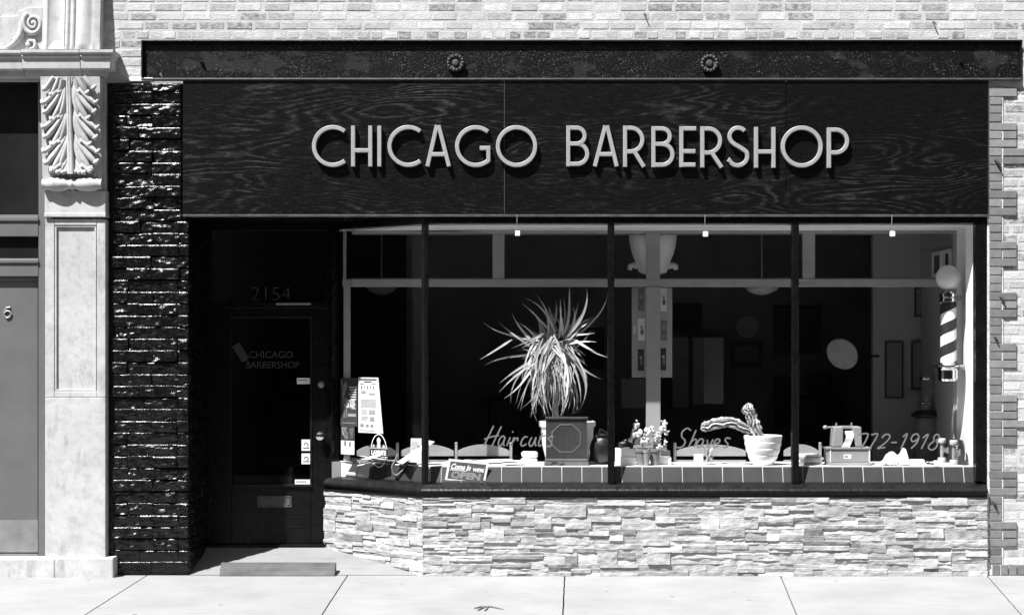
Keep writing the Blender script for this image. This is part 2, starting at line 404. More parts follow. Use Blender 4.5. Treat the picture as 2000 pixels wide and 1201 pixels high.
# toothed edge of darker brick right of the window
mb = MB()
def db(px0, px1, py0, py1, y=-.013):
    mb.shade = rnd.uniform(.15, .24)*(.8 if py0 > 840 else 1); j = lambda: rnd.uniform(-.002, .002)
    mb.box(X(px0)+j(), X(px1)+j(), y+rnd.uniform(-.003,.002), .02, Z(py1)+j(), Z(py0)+j())
PX0, PX1, PX2 = 1932, 1957.5, 1985
y = 173.0; c = 16.55; i = 0; grp = [0,1,1,1] + [0]*0
pat = 'WnnnWhWHHnnnWhWnnnWhWnnnWhWnnnWhWnnnWhWHnnnWhWHWhWnnnWhWnnnWhWx'
pat = ('W' 'nnn' 'WhW' 'HH' 'nnn' 'WhW' 'nnn' 'WhW' 'nnn' 'WhW' 'nnn' 'WhW' 'nnn' 'WhW' 'HhW' 'nnn' 'WhW' 'nnn' 'WhW' 'nnn' 'WhWW')
for ch in pat:
    a, b = y+1.6, y+c-1.0
    if b > 1101: break
    if ch == 'n': db(PX0, PX1-2, a, b)
    elif ch == 'W': db(PX0, PX2, a, b)
    elif ch == 'h': db(PX0, PX1-2, a, b); db(PX1+1, PX2, a, b)
    elif ch == 'H': db(PX0, PX1-2, a, b); db(PX1+1, 2040, a, b)
    y += c
for k in range(9): db(1938+k*16.5, 1951.5+k*16.5, 1102, 1122)
mb.build('toothed_brick_edge', K['dbrick'], B, bevel=.002, seg=1)
# mortar bed behind the toothed bricks
mb = MB(); mb.shade = .62; mb.box(XR-.012, X(1959), -.006, .0025, .003, Z(172)); mb.build('mortar_joint', K['brick'], B)

# black rock-faced brick pier with its return into the entrance
mb = MB(); XP0, XP1, ZP = X(221), X(369), Z(163)
hc = .0916; k = 0; z = .02
while z < ZP-.01:
    zb = min(z+hc, ZP); h = zb-.003; xs = [XP0]
    offs = rnd.choice([(.12,.31),(.31,.51),(.12,.51),(.21,.51),(.31,),(.12,.31,.51)])
    for o in offs: xs.append(XP0+o+rnd.uniform(-.01,.01))
    xe = XP1 if z < 2.75 else X(354.5); xs = [q for q in xs if q < xe-.05]+[xe]
    for a, b in zip(xs, xs[1:]):
        d = rnd.uniform(.006, .034) if z > .19 else rnd.uniform(.006,.010)
        rock_face(mb, a+.0015, b-.0015, z, h, lambda p, q, dd: (p, -dd, q), d, amp=.012 if z > .19 else .004, seed=k*3.1, tilt=rnd.uniform(-.006,.012), cell=.012, back=-.006, fr=13, top=rnd.choice((.018,.022,.014,.020,.008)), side=.003)
        k += 1
    ys = [0, rnd.uniform(.2,.3), rnd.uniform(.45,.55), .74]
    for a, b in zip(ys, ys[1:]):
        rock_face(mb, a+.003, b-.003, z, h, lambda p, q, dd: (XP1-.006+dd, p, q), rnd.uniform(.004,.020), amp=.012, seed=k*2.3, cell=.020, top=.01); k += 1
    z += hc
mb.box(XP0-.2, XP1-.012, .006, .76, 0, ZP-.003)
mb.build('brick_pier', K['pier'], B)

# steel beam above the sign
mb = MB(); BX0, BX1, BZ0, BZ1 = X(275.5,-.035), X(1996,-.035), Z(157,-.035), Z(79,-.035)
mb.box(BX0+.012, BX1-.012, -.003, .05, BZ0+.008, BZ1-.008)
beam = mb.build('steel_beam', K['beam'], B)
mb = MB(); mb.box(BX0, BX1, -.040, .02, BZ0, BZ0+.016); mb.build('lower_flange', K['lit_wear'], beam, bevel=.005)  # lip that catches the sun, lightened through its colour
mb = MB(); mb.box(BX0, BX1, -.036, .02, BZ1-.010, BZ1)
mb.box(BX0, BX0+.012, -.034, .02, BZ0+.0165, BZ1-.0105); mb.box(BX1-.012, BX1, -.020, .02, BZ0+.0165, BZ1-.0105)
mb.build('flange', K['blackwood'], beam, bevel=.003)
def rosette(px, py):
    c = W(px, py, -.01); mt = Matrix.Rotation(R(90), 3, 'X')
    mb = MB(True); mb.lathe([(.066,-.01),(.068,.012),(.062,.026),(.050,.030),(.046,.020),(.030,.014),(.027,.026),(.018,.034),(.0,.036)], c, 32, mt)
    for i in range(14):
        q = 2*math.pi*i/14; mb.ball(c + Vector((math.cos(q)*.0575, -.027, math.sin(q)*.0575)), .0115, 8, 5)
    mb.build('rosette', K['lit_wear'], beam)
rosette(890, 124); rosette(1385, 125)
for px, py in ((395,123),(1876,121)):
    mb = MB(); c = W(px, py, -.003)
    mb.lathe([(.014,0),(.014,.022),(.010,.026),(0,.027)], c, 6, Matrix.Rotation(R(90),3,'X')); mb.build('bolt', K['black'], beam)
# small lead cap and iron stub on top of the pier
mb = MB(); mb.box(X(252), X(300), -.022, .02, Z(160), Z(153)); mb.build('pier_cap', K['white'], B, bevel=.004)
# lintel closing the wall behind the sign, soffit of the recess
mb = MB(); mb.box(XP1+.002, XR-.004, .018, .30, 2.822, BZ0-.004)
mb.box(XP1+.002, XR-.05, .012, .76, 2.80, 2.818); mb.build('lintel', K['black'], B)

# shop window geometry
A2 = Vector((-.68, 0)); B2 = Vector((-1.54, .71)); UL = (B2-A2).length; U2 = (B2-A2)/UL; N2 = Vector((-U2.y*-1, -U2.x)) if False else Vector((U2.y, -U2.x))
if N2.y < 0: N2 = -N2
MI = Vector((.36, 1))
def AP(t, d, z):
    p = A2 + U2*t + N2*d; return Vector((p.x, p.y, z))
def ang(px, py, d=.05):
    lo, hi = -.2, UL+.4
    for _ in range(50):
        m = (lo+hi)/2; p = A2 + U2*m + N2*d
        if 1100+(p.x-CX)/sc(p.y) > px: lo = m
        else: hi = m
    p = A2 + U2*lo + N2*d
    return lo, CZ + (690-py)*sc(p.y)
XE = X(1926)
def sweep3(prof, mb, xend=XE, tend=UL):
    n = len(prof); vs = []
    for (y, z) in prof: vs.append((xend, y, z))
    for (y, z) in prof: c = A2 + MI*y; vs.append((c.x, c.y, z))
    for (y, z) in prof: vs.append(tuple(AP(tend, y, z)))
    fs = [(s*n+i, s*n+(i+1)%n, (s+1)*n+(i+1)%n, (s+1)*n+i) for s in range(2) for i in range(n)]
    fs += [tuple(range(n)), tuple(2*n+i for i in range(n-1,-1,-1))]
    mb.add(vs, fs)
# stone veneer under the window
mb = MB(); ZS = .606
def ledge(length, fn, seed):
    k = seed; z = .0; row = 0
    hrow = ZS/6.6
    while z < ZS-.01:
        zt = min(z+hrow, ZS+.004); a = -rnd.random()*.2
        while a < length:
            w = rnd.choice((.15,.20,.24,.30,.40,.27)) * rnd.uniform(.85,1.15)
            q = rnd.random(); a0, a1 = max(a, 0), min(a+w, length); a += w
            if a1-a0 < .03: continue
            ns = 1 if q < .10 else 2 if q < .42 else 3 if q < .78 else 4
            cuts = [0] + sorted(rnd.uniform(.28,.72) if ns == 2 else (i+1+rnd.uniform(-.3,.3))/ns for i in range(ns-1)) + [1]
            for v0, v1 in zip(cuts, cuts[1:]):
                subs = [a0, a1] if rnd.random() < .5 or a1-a0 < .16 else [a0, a0+(a1-a0)*rnd.uniform(.3,.7), a1]
                for s0, s1 in zip(subs, subs[1:]):
                    g = rnd.random(); mb.shade = rnd.uniform(.95,1.18) if g < .66 else rnd.uniform(.78,.95) if g < .90 else rnd.uniform(.55,.75)
                    rock_face(mb, s0+.0003, s1-.0003, z+(zt-z)*v0+.0003, z+(zt-z)*v1-.0003, fn, rnd.choice((.012,.014,.017,.020,.025))+rnd.uniform(-.003,.003), amp=.0065, cell=.012, fr=11, back=-.02, seed=k*1.7, tilt=rnd.uniform(-.007,.009), top=.003)
                    k += 1
        z = zt; row += 1
ledge(XE-.0+.68, lambda a, z, d: (-.696+a*(1+.016/(XE+.68)), -d-.022, z), 1)
ledge(UL+.005, lambda a, z, d: tuple(AP(a-.015+a*.013, -d-.022, z)), 900)
mb.shade = .6
mb.prism([(-.68,-.014),(3.70,-.014),(3.70,.2),(-1.3,.74),(-1.53,.72)], lambda a,b,d: (a,b,d), -.05, .60)
mb.build('stone_cladding', K['stone'], B)

# window: frame with sub-parts
mb = MB(); sweep3([(-.012,2.748),(-.012,2.798),(.09,2.798),(.09,2.748)], mb)
mb.box(X(1906,-.008), XE, -.008, .09, .735, 2.7475)
frame = mb.build('window_frame', K['black'], B, bevel=.004)
mb = MB(); sweep3([(.06,.7215),(.03,.7205),(-.012,.708),(-.052,.676),(-.060,.664),(-.060,.650),(-.040,.646),(-.036,.622),(-.046,.616),(-.046,.604),(.06,.604)], mb)
mb.build('window_sill', K['blackwood'], frame, bevel=.002)
def post(x0, x1, y0=-.008, y1=.085):
    m = MB(); m.box(x0, x1, y0, y1, .706, 2.7478); m.build('mullion', K['black'], frame, bevel=.007, seg=3)
post(X(1187),X(1200)); post(X(1547),X(1560.5))
c0 = A2 + MI*-.008; c1 = A2 + MI*.085; m = MB()
m.prism([(c0.x+.028,-.008),(c0.x+.028,.085),(c1.x-.02,.085),tuple((A2+U2*.045+N2*.085)),tuple((A2+U2*.03-N2*.008)),(c0.x,c0.y)], lambda a,b,d:(a,b,d), .7065, 2.7478)
m.build('mullion', K['black'], frame, bevel=.005)
m = MB(); m.prism([tuple(A2+U2*t+N2*d) for t,d in ((UL-.055,-.006),(UL+.0,-.006),(UL+.0,.08),(UL-.055,.08))], lambda a,b,d:(a,b,d), .706, 2.7478)
m.build('mullion', K['black'], frame, bevel=.005)
for xa, xb in ((-.62,X(1188)),(X(1199),X(1548)),(X(1559),X(1907))):
    m = MB(); m.box(xa, xb, .046, .051, .716, 2.752); m.build('window_pane', K['glass'], frame)
m = MB(); m.prism([tuple(A2+U2*t+N2*d) for t,d in ((.04,.046),(UL-.05,.046),(UL-.05,.051),(.04,.051))], lambda a,b,d:(a,b,d), .716, 2.752); m.build('window_pane', K['glass'], frame)
# painted lettering on the glass
def script(strokes, s, ox, oy, w=.0115, name='window_lettering'):
    m = MB()
    for k, st in enumerate(strokes):
        # Catmull-Rom smoothing of the traced strokes
        P = [Vector((X(ox+x/s,.045), Z(oy+y/s,.045))) for x, y in st]; Q = []
        if len(P) > 2:
            for i in range(len(P)-1):
                p0, p1, p2, p3 = P[max(i-1,0)], P[i], P[i+1], P[min(i+2,len(P)-1)]
                for j in range(4):
                    t = j/4; Q.append(.5*((2*p1)+(p2-p0)*t+(2*p0-5*p1+4*p2-p3)*t*t+(3*p1-p0-3*p2+p3)*t**3))
            Q.append(P[-1])
        else: Q = P
        m.stroke([(q.x,q.y) for q in Q], w, lambda a,b,h: (a, .0455-h, b), .0012+.00013*k)
    return m.build(name, K['gold'], frame)
script([[(295,340),(232,470),(170,600)],[(395,350),(335,470),(275,600)],[(170,518),(265,485),(365,465)],
 [(440,490),(412,474),(372,515),(355,575),(372,606),(410,570),(443,495)],[(443,490),(422,570),(434,606)],[(512,490),(488,545),(465,602)],[(548,412),(540,428)],
 [(562,490),(540,545),(517,602)],[(538,560),(575,510),(608,503),(604,540)],[(735,492),(702,483),(660,535),(650,588),(680,602),(722,575)],
 [(792,490),(758,555),(765,602),(802,590),(846,490)],[(848,490),(832,565),(848,606)],[(935,430),(905,500),(880,565),(888,603),(922,588)],[(890,492),(985,462)],
 [(1072,495),(1045,478),(1005,510),(1040,548),(1046,590),(1012,612),(985,596)]], 6.667, 920, 780)
script([[(677,722),(650,704),(612,730),(606,770),(632,800),(620,840),(582,856),(555,842),(560,820)],[(718,718),(690,785),(660,852)],[(672,818),(706,790),(722,802),(702,852)],
 [(778,795),(750,788),(725,825),(732,853),(756,840),(778,797)],[(778,797),(766,842),(782,852)],[(806,793),(812,852),(852,790)],
 [(865,826),(896,815),(902,795),(880,789),(856,825),(862,853),(898,840)],[(987,785),(960,779),(945,800),(966,826),(956,852),(926,850)]], 4.0, 1180, 660)
script([[(560,405),(680,399),(600,565)],[(715,405),(790,402),(690,572)],[(838,440),(872,405),(918,402),(926,440),(872,500),(785,562)],[(785,562),(878,548)],[(945,492),(1010,492)],
 [(1080,428),(1130,398),(1055,567)],[(1266,430),(1242,394),(1195,410),(1174,460),(1200,482),(1250,452),(1266,425)],[(1264,430),(1236,500),(1172,562)],[(1308,442),(1370,402),(1290,567)],
 [(1502,420),(1470,398),(1435,430),(1440,465),(1472,490),(1466,540),(1420,577),(1374,560),(1385,520),(1430,482),(1482,455),(1503,425)]], 5.882, 1580, 780)

# display bay: counter, tiled riser, ceiling, return wall, partition
ZC = .845; YB = .66
bc = A2 + MI*.105
poly = [(bc.x,.105),(3.612,.105),(3.612,YB),(-1.42,YB),tuple(A2+U2*(UL-.02)+N2*.105)]
mb = MB(); mb.prism(poly, lambda a,b,d:(a,b,d), .60, ZC); plat = mb.build('display_counter', K['counter'], B, bevel=.003)
mb = MB()
def slab(x0, x1, yo, zo0=.7225, zo1=ZC-.006):
    mb.add([(x0,.058+yo,zo0),(x1,.058+yo,zo0),(x1,.100+yo,zo1),(x0,.100+yo,zo1),(x0,.075+yo,zo0),(x1,.075+yo,zo0),(x1,.118+yo,zo1),(x0,.118+yo,zo1)],
           [(0,1,2,3),(4,7,6,5),(0,4,5,1),(1,5,6,2),(2,6,7,3),(3,7,4,0)])
x = X(1583,.08)-27*.158-.06
while x < X(1905):
    a, b = max(x+.0035, A2.x+.04), min(x+.158-.0035, X(1906,.08)); x += .158
    if b-a > .01: mb.shade = rnd.uniform(.85,1.12); slab(a, b, 0)
for k in range(6):
    a, b = .05+k*.158, .05+k*.158+.151
    mb.add([tuple(AP(t, d, z)) for t,d,z in ((a,.058,.7225),(min(b,UL-.08),.058,.7225),(min(b,UL-.08),.1,ZC-.006),(a,.1,ZC-.006))], [(0,1,2,3)])
mb.build('riser_tile', K['tile'], plat)
mb = MB(); mb.shade = 1; slab(A2.x+.03, X(1906.5,.08), .004, .72, ZC-.003); mb.build('tile_grout', K['grout'], plat)
mb = MB(); bb = A2 + MI*.088
mb.prism([(bb.x,.091),(3.64,.091),(3.70,YB+.04),(-1.42,YB+.04),tuple(A2+U2*(UL-.01)+N2*.091)], lambda a,b,d:(a,b,d), 2.738, 2.752)
mb.build('bay_ceiling', K['white'], B)
mb = MB(); mb.prism([(3.640,.090),(3.604,.24),(3.626,.25),(3.626,YB+.02),(3.72,YB+.02),(3.72,.0905)], lambda a,b,d:(a,b,d), .70, 2.737)
mb.build('return_wall', K['white'], B)
mb = MB(); Zr0, Zr1 = Z(560,.64), Z(545,.64)
def pp(px0, px1, z0, z1, y0=.64, y1=.70): mb.box(X(px0,y0), X(px1,y0), y0, y1, z0, z1)
mb.box(-1.335, 3.624, .640, .70, Zr0, Zr1); mb.box(X(669,.705), -1.30, .7005, .74, Z(560,.70), Z(545,.70))
mb.box(-1.335, 3.624, .642, .70, 2.715, 2.7365); mb.box(-1.42, 3.624, .66, .72, 2.753, 3.32)
pp(1262,1290,ZC+.001,Zr0-.0005,.632,.70); pp(1262.5,1289,Zr1+.0005,2.7145,.636,.70)
for a, b in ((962,985),(1568,1592)): pp(a, b, Zr1+.0005, 2.7145, .643)
pp(670,676,Z(545,.70)+.0005,2.7365,.7015,.735); pp(671,684,ZC+.001,Z(560,.70)-.0005,.7015,.735)
pp(1862,1876,ZC+.001,Zr0-.0005,.643); pp(1862,1876,Zr1+.0005,2.7145,.643)
mb.build('partition_frame', K['partition'], B, bevel=.003)
mb = MB()   # slim dark rebates round the partition lights
mb.box(-1.33, 3.60, .665, .69, Zr1+.001, Zr1+.010); mb.box(-1.33, 3.60, .665, .69, 2.705, 2.7145)
mb.build('partition_rebate', K['frame_grey'], B)

# entrance door
YD = .71
def pb(m, px0, px1, z0, z1, y0=YD-.01, y1=YD+.035): m.box(X(px0,YD), X(px1,YD), y0, y1, z0, z1)
GZ0, GZ1 = Z(946,YD), Z(622,YD)
mb = MB()
pb(mb,412,452,ZT+.02,2.095); pb(mb,608,638,ZT+.02,2.095); pb(mb,452.2,607.8,ZT+.02,GZ0); pb(mb,452.2,607.8,GZ1,2.095)
door = mb.build('door', K['black'], B, bevel=.004)
mb = MB(); pb(mb,449,611,GZ0-.018,GZ0+.004,YD-.028,YD-.0102); pb(mb,449,453,GZ0+.0045,GZ1,YD-.018,YD-.0102); pb(mb,606,610,GZ0+.0045,GZ1,YD-.018,YD-.0102)
pb(mb,449,611,GZ1+.0005,GZ1+.02,YD-.018,YD-.0102); mb.build('glazing_bead', K['blackwood'], door, bevel=.003)
m = MB(); pb(m,452,608,GZ0,GZ1,YD+.008,YD+.013); m.build('door_glass', K['glass'], door)
mb = MB(True); c = W(627,851,YD-.012); mb.lathe([(.032,0),(.032,.006),(.014,.010),(.012,.028),(.030,.040),(.038,.056),(.032,.072),(.012,.080),(0,.081)], c, 24, Matrix.Rotation(R(90),3,'X')); mb.build('door_knob', K['chrome'], door)
mb = MB(True); c = W(627,751,YD-.012); mb.lathe([(.028,0),(.028,.006),(.020,.014),(.018,.02),(0,.021)], c, 20, Matrix.Rotation(R(90),3,'X')); mb.build('deadbolt', K['steel'], door)
mb = MB(); a = Z(990,YD); b = Z(968,YD); x0, x1 = X(503,YD), X(570,YD)
mb.box(x0,x1,YD-.016,YD-.0105,a,a+.010); mb.box(x0,x1,YD-.016,YD-.0105,b-.010,b); mb.box(x0,x0+.01,YD-.016,YD-.0105,a+.0105,b-.0105); mb.box(x1-.012,x1,YD-.016,YD-.0105,a+.0105,b-.0105)
mb.box(x0+.011,x1-.0125,YD-.0135,YD-.0105,a+.0105,b-.0105); slot = mb.build('mail_slot', K['lit_wear'], door, bevel=.001)
m = MB(); m.box(x1-.034,x1-.016,YD-.019,YD-.0138,a+.02,b-.02); m.build('sunlit_slot_end', K['chrome'], slot)  # chrome end stands in for the sunlit part of the slot
for zz in (Z(1002,YD), Z(1030,YD)): mb = MB(); pb(mb,455,606,zz,zz+.006,YD-.014,YD-.0103); mb.build('door_moulding', K['blackwood'], door)
GY = YD+.0072
def sticker(px0, px1, py0, py1, arrow):
    m = MB(); m.box(X(px0,GY), X(px1,GY), GY-.001, GY, Z(py1,GY), Z(py0,GY)); s = m.build('sticker', K['paper'], door); m = MB()
    if arrow:
        cx, cz = X((px0+px1)/2,GY), Z(py0+11,GY); m.stroke([(cx+.016*math.cos(R(q)), cz+.016*math.sin(R(q))) for q in range(-60,190,20)], .008, lambda a,b,h:(a,GY-.001-h,b), .0006)
        m.box(X(px0+3,GY),X(px1-3,GY),GY-.0016,GY-.0011,Z(py1-4,GY),Z(py1-6,GY))
    else: m.box(X(px0+2,GY),X(px1-8,GY),GY-.0016,GY-.0011,Z(py0+5,GY),Z(py0+3.5,GY))
    m.build('printed_mark', K['ink'], s)
sticker(580,607,738,750,False); sticker(589,607,858,880,True); sticker(589,607,885,906,True); sticker(576,607,936,946,False)
m = MB(); m.text('CHICAGO', Z(0,GY)-Z(19,GY), lambda a,b,h:(X(529,GY)+a, GY-.0006, Z(699,GY)+b), bold=-.0)
m.text('BARBERSHOP', Z(0,GY)-Z(19,GY), lambda a,b,h:(X(532,GY)+a*.92, GY-.0006, Z(719,GY)+b)); m.build('door_lettering', K['faint'], door)
m = MB(); cc = W(470,688,GY); m.obox(cc, [(math.cos(R(-58)),0,math.sin(R(-58))),(0,1,0),(-math.sin(R(-58)),0,math.cos(R(-58)))], (.078,.0005,.034)); m.build('barber_pole_decal', K['faint'], door)
# frame and transom over the door
mb = MB(); pb(mb,404,412-.2,ZT,2.79,YD-.02,YD+.05); pb(mb,412,640,2.10,2.148,YD-.022,YD+.05); pb(mb,638.3,643,ZT,2.79,YD-.015,YD+.05); pb(mb,412,638,ZT-.01,ZT+.018,YD-.05,YD+.06)
pb(mb,412,638,2.74,2.79,YD-.015,YD+.05)
dfr = mb.build('door_frame', K['black'], B, bevel=.004)
m = MB(); pb(m,412.2,638,2.1485,2.7395,YD+.008,YD+.013); m.build('transom_pane', K['glass'], dfr)
m = MB(); m.text('2154', .165, lambda a,b,h:(X(529,GY)+a*1.02, GY-.0006, Z(587,GY)+b), bold=-.004); m.build('house_number', K['number'], dfr)
m = MB(); pb(m,540,608,Z(596,YD),Z(592,YD),YD-.026,YD-.0222); m.build('door_closer_plate', K['grey'], dfr)
# interior shell
mb = MB()
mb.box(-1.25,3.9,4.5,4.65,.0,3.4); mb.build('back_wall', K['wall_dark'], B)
mb = MB(); mb.box(-2.75,-1.2505,4.5,4.65,.0,3.4); mb.box(-2.75,-2.535,.77,4.4995,.0,3.4); mb.build('side_wall', K['wall_black'], B)  # side wall and left end of back wall coloured near black for shade
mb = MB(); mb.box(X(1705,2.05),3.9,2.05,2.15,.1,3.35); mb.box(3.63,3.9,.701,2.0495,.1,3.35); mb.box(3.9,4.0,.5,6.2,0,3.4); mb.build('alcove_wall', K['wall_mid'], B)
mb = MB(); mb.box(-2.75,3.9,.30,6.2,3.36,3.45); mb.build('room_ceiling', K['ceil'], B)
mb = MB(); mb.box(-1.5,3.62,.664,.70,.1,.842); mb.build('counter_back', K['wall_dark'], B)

# ------------------------------------------------------------------ the sign
S = thing('shop_sign', 'long black wooden sign board with raised metal letters reading CHICAGO BARBERSHOP', 'sign', (X(1140),-.01,2.82))
SY = -.026
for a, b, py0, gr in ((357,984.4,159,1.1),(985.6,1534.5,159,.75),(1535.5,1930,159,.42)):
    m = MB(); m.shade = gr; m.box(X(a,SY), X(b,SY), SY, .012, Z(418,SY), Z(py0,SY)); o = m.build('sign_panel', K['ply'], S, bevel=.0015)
    o.location = (0,0,0)
m = MB(); m.box(X(357,-.03), X(1929,-.03), -.036, .010, Z(424,-.03), Z(419,-.03)); m.build('sign_trim', K['lit_wear'], S, bevel=.003)  # light line along the bottom is put into the trim's colour
m = MB(); m.box(X(984.6,SY), X(985.4,SY), SY+.001, .011, Z(417,SY), Z(162,SY)); m.build('panel_joint', K['joint'], S)
LY = SY; LD = .040; SW = 7.8*PX
kk = [0]
def lp(pts): return [(X(a,-.06), Z(b,-.06)) for a, b in pts]
def arc(cx, cy, rx, ry, a0, a1, n=22): return [(cx+rx*math.cos(R(a0+(a1-a0)*i/n)), cy-ry*math.sin(R(a0+(a1-a0)*i/n))) for i in range(n+1)]
def letter(*strokes):
    m = MB(True)
    for st in strokes:
        kk[0] += 1; closed = st[0] == st[-1]; P = lp(st[:-1] if closed else st)
        m.stroke(P, SW, lambda a,b,h:(a, LY-h, b), LD+.0005*(kk[0] % 5), .0035, closed)
    m.build('letter', K['letter'], S)
def lC(cx): letter(arc(cx,285.7,36.8,36.8,52,309,34))
def lH(a, b, t, bt, cb): letter([(a,t),(a,bt)], [(b,t),(b,bt)], [(a+3,cb),(b-3,cb)])
def lA(ax, l, r, t, bt, cb): 
    k = (cb-t)/(bt-t)
    letter([(ax-1.6,t),(l,bt)], [(ax+1.6,t),(r,bt)], [(ax+(l-ax)*k+2,cb),(ax+(r-ax)*k-2,cb)])
def bowl(st, xr, t, b): r = (b-t)/2; return [(st+2,t)] + arc(xr-r, (t+b)/2, r, r, 90, -90, 18) + [(st+2,b)]
lC(650); lH(689.7,723.3,245.8,325.2,294.3); letter([(741,246),(741,325)]); lC(797.6); lA(855,835,877,245,325,301.8)
letter(arc(929.5,286,36.8,36.8,51,310,34)+[(954,313.5),(954,289.5)], [(937,289.6),(957.5,289.6)])
letter(arc(1008.9,286,36.5,36.8,0,360,48)[:-1]+[arc(1008.9,286,36.5,36.8,0,360,48)[0]])
def lB(st, u, l, t, bt, w): letter([(st,t-4.3),(st,bt+4.3)], bowl(st,u-4.3,t,w), bowl(st,l-4.3,w,bt))
def lR(st, r, t, bt, w, leg): letter([(st,t-4.3),(st,bt)], bowl(st,r-4.3,t,w), [leg[0],leg[1]])
lB(1110,1146.2,1151.3,250,320.6,281.2); lA(1184,1162,1204.6,245.7,325,301.6); lR(1221,1259,250.2,326,296.4,((1239,296),(1257.5,326)))
lB(1276.5,1312.5,1317.8,251.5,322.3,281.8); letter([(1331,247.2),(1331,326.4)],[(1333,251.4),(1359.5,251.4)],[(1333,295.8),(1358,295.8)],[(1333,322.1),(1358,322.1)])
lR(1372,1411,251.6,327.2,298.6,((1390,298),(1409.5,327.2)))
letter(arc(1441.5,266.5,16.4,16.4,40,225,16)+[(1434,281.5),(1447,289)]+arc(1441,305,18.6,18.4,40,-150,16)[1:]+[(1423,317)])
lH(1477,1511,248.5,327.6,296.6)
letter(arc(1566.2,286.7,37,36.8,0,360,48)[:-1]+[arc(1566.2,286.7,37,36.8,0,360,48)[0]])
letter([(1619.4,249.5),(1619.4,327.8)], bowl(1619.4,1654.7,253.8,298.4))
# ------------------------------------------------------------------ neighbouring stone building
NB = thing('stone_building', 'pale limestone building with a carved pilaster and grey door beside the black brick pier', 'building', (-3.9, 0, 0))
def px(m, a, b, t, u, yf, yb): m.box(X(a,yf), X(b,yf), yf, yb, Z(u,yf), Z(t,yf))
XL = -5.6
# wall round the door opening
mb = MB(); mb.box(XL, -3.125, .10, .32, Z(152), 4.6); mb.box(-3.62, -3.30, .012, .32, .0, Z(152)-.001); mb.box(XL,-3.62,-.012,.09,Z(158),4.52)
mb.build('stone_wall', K['lime'], NB)
# pilaster: shaft with sunk panel
PY = -.08; mb = MB()
def shaft(t, u, yf, a=88, b=206): px(mb, a, b, t, u, yf, .09)
shaft(776,1090,PY); px(mb,88,106,428,775.8,PY,.09); px(mb,189,206,428,775.8,PY,.09); px(mb,106.2,188.8,428,440,PY,.09); px(mb,106.2,188.8,764,775.8,PY,.09)
px(mb,106.2,188.8,440.2,763.8,PY+.022,.09); shaft(372,424,PY-.014,87,206); shaft(416,424.2,PY-.022,86,206.5); shaft(150,371.8,PY+.02,87,205)
pil = mb.build('pilaster', K['lime'], NB, bevel=.005)
mb = MB(); f = PY-.004
for (a,b,t,u) in ((107,188,440.5,444),(107,188,760,763.5),(107,110.5,444.2,759.8),(184.5,188,444.2,759.8)): px(mb,a,b,t,u,PY+.006,PY+.0215)
mb.build('panel_moulding', K['lime'], pil, bevel=.003)
# carved acanthus bracket as a relief surface
def leafh(u, v):
    w = abs(u-.5)*2; e = min(1, min(u, 1-u)/.03)
    h = -.026 + .014*math.sin(math.pi*min(1, w*1.0))**.8 + .010*nz(u*9, v*16, 3)
    h += .030*math.exp(-(w/.13)**2)*(1-.5*math.exp(-(w/.025)**2))
    return h*(.5+.5*e)
mb = MB(True); t0, u0 = 150.0, 347.0
def bracket(u, v):
    base = -.165 + .055*v + .012*math.sin(math.pi*v*1.1)
    a = (79+7*v) + ((193.5+4*v)-(79+7*v))*u
    y = base - leafh(u, v); ed = .5+.5*math.cos(2*math.pi*(v*10+.3)); a += (1.8*ed*(1 if u < .04 else 0) - 1.8*ed*(1 if u > .96 else 0))
    return (X(a, base), y, Z(t0+(u0-t0)*v, base))
mb.grid(bracket, 70, 120)
def onb(w, v, s, lift):          # point on the bracket's face: w 0 centre .. 1 edge
    p = Vector(bracket(min(.985, max(.015, .5+s*w*.5)), min(1, max(0, v)))); base = -.165 + .055*v + .012*math.sin(math.pi*min(1,max(0,v))*1.1)
    return Vector((p.x, base - lift, Z(t0+(u0-t0)*v, base)))
lr_ = random.Random(11)
for s in (-1, 1):
    for k in range(5):
        v0 = -.20 + .245*k
        for (wt, dv, r0, wm) in ((.36,.37,.020,.16),(.62,.39,.022,.26),(.84,.33,.024,.42),(.90,.23,.022,.56)):
            vt = v0 + dv + lr_.uniform(-.012,.012)
            if vt < .01: continue
            P = []; Rr = []
            for i in range(13):
                t = i/12; w = (1-t)**2*.13 + 2*t*(1-t)*(wm*.62) + t*t*wt; v = (1-t)**2*v0 + 2*t*(1-t)*(v0+dv*.42) + t*t*vt
                if v < .005 or v > .965: continue
                lift = .010 + .017*math.sin(math.pi*min(1,t*.95)) + .012*t**4; P.append(onb(w+.02*math.sin(t*5+k), v, s, lift)); Rr.append(r0*(.50+.85*t)*(1 if t < .75 else 1-.45*((t-.75)/.25)**2))
            if len(P) > 4:
                mb.tube(P, Rr, 10, .8); tip = P[-1]; mb.ball(tip+Vector((s*.002,-.012,.006)), r0*.85, 9, 6); mb.ball(tip+Vector((-s*.021,-.006,.014)), r0*.62, 8, 5); mb.ball(tip+Vector((s*.014,-.003,.022)), r0*.62, 8, 5)
mb.tube([onb(.035, v/12*.96+.01, 1, .034+.006*(v/12)) for v in range(13)], [.010+.010*(v/12) for v in range(13)], 9); mb.tube([onb(.035, v/12*.96+.01, -1, .034+.006*(v/12)) for v in range(13)], [.010+.010*(v/12) for v in range(13)], 9)
o = mb.build('carved_bracket', K['lime'], pil, angle=80)
mb = MB()
mb.prism([(-.155,Z(150,-.15)),(PY+.02,Z(150,-.15)),(PY+.02,Z(349,-.1)),(-.10,Z(349,-.1))], lambda a,b,d:(d,a,b), X(80,-.14), X(196.5,-.13)); mb.build('bracket_core', K['lime'], pil)
mb = MB(True)
prof = lambda q: .026 + .012*math.sin(math.pi*min(1,max(0,q)))**1.5
c0, c1 = X(83,-.12), X(199,-.12); zc = Z(360,-.12); L = c1-c0
P = [];Rr = []
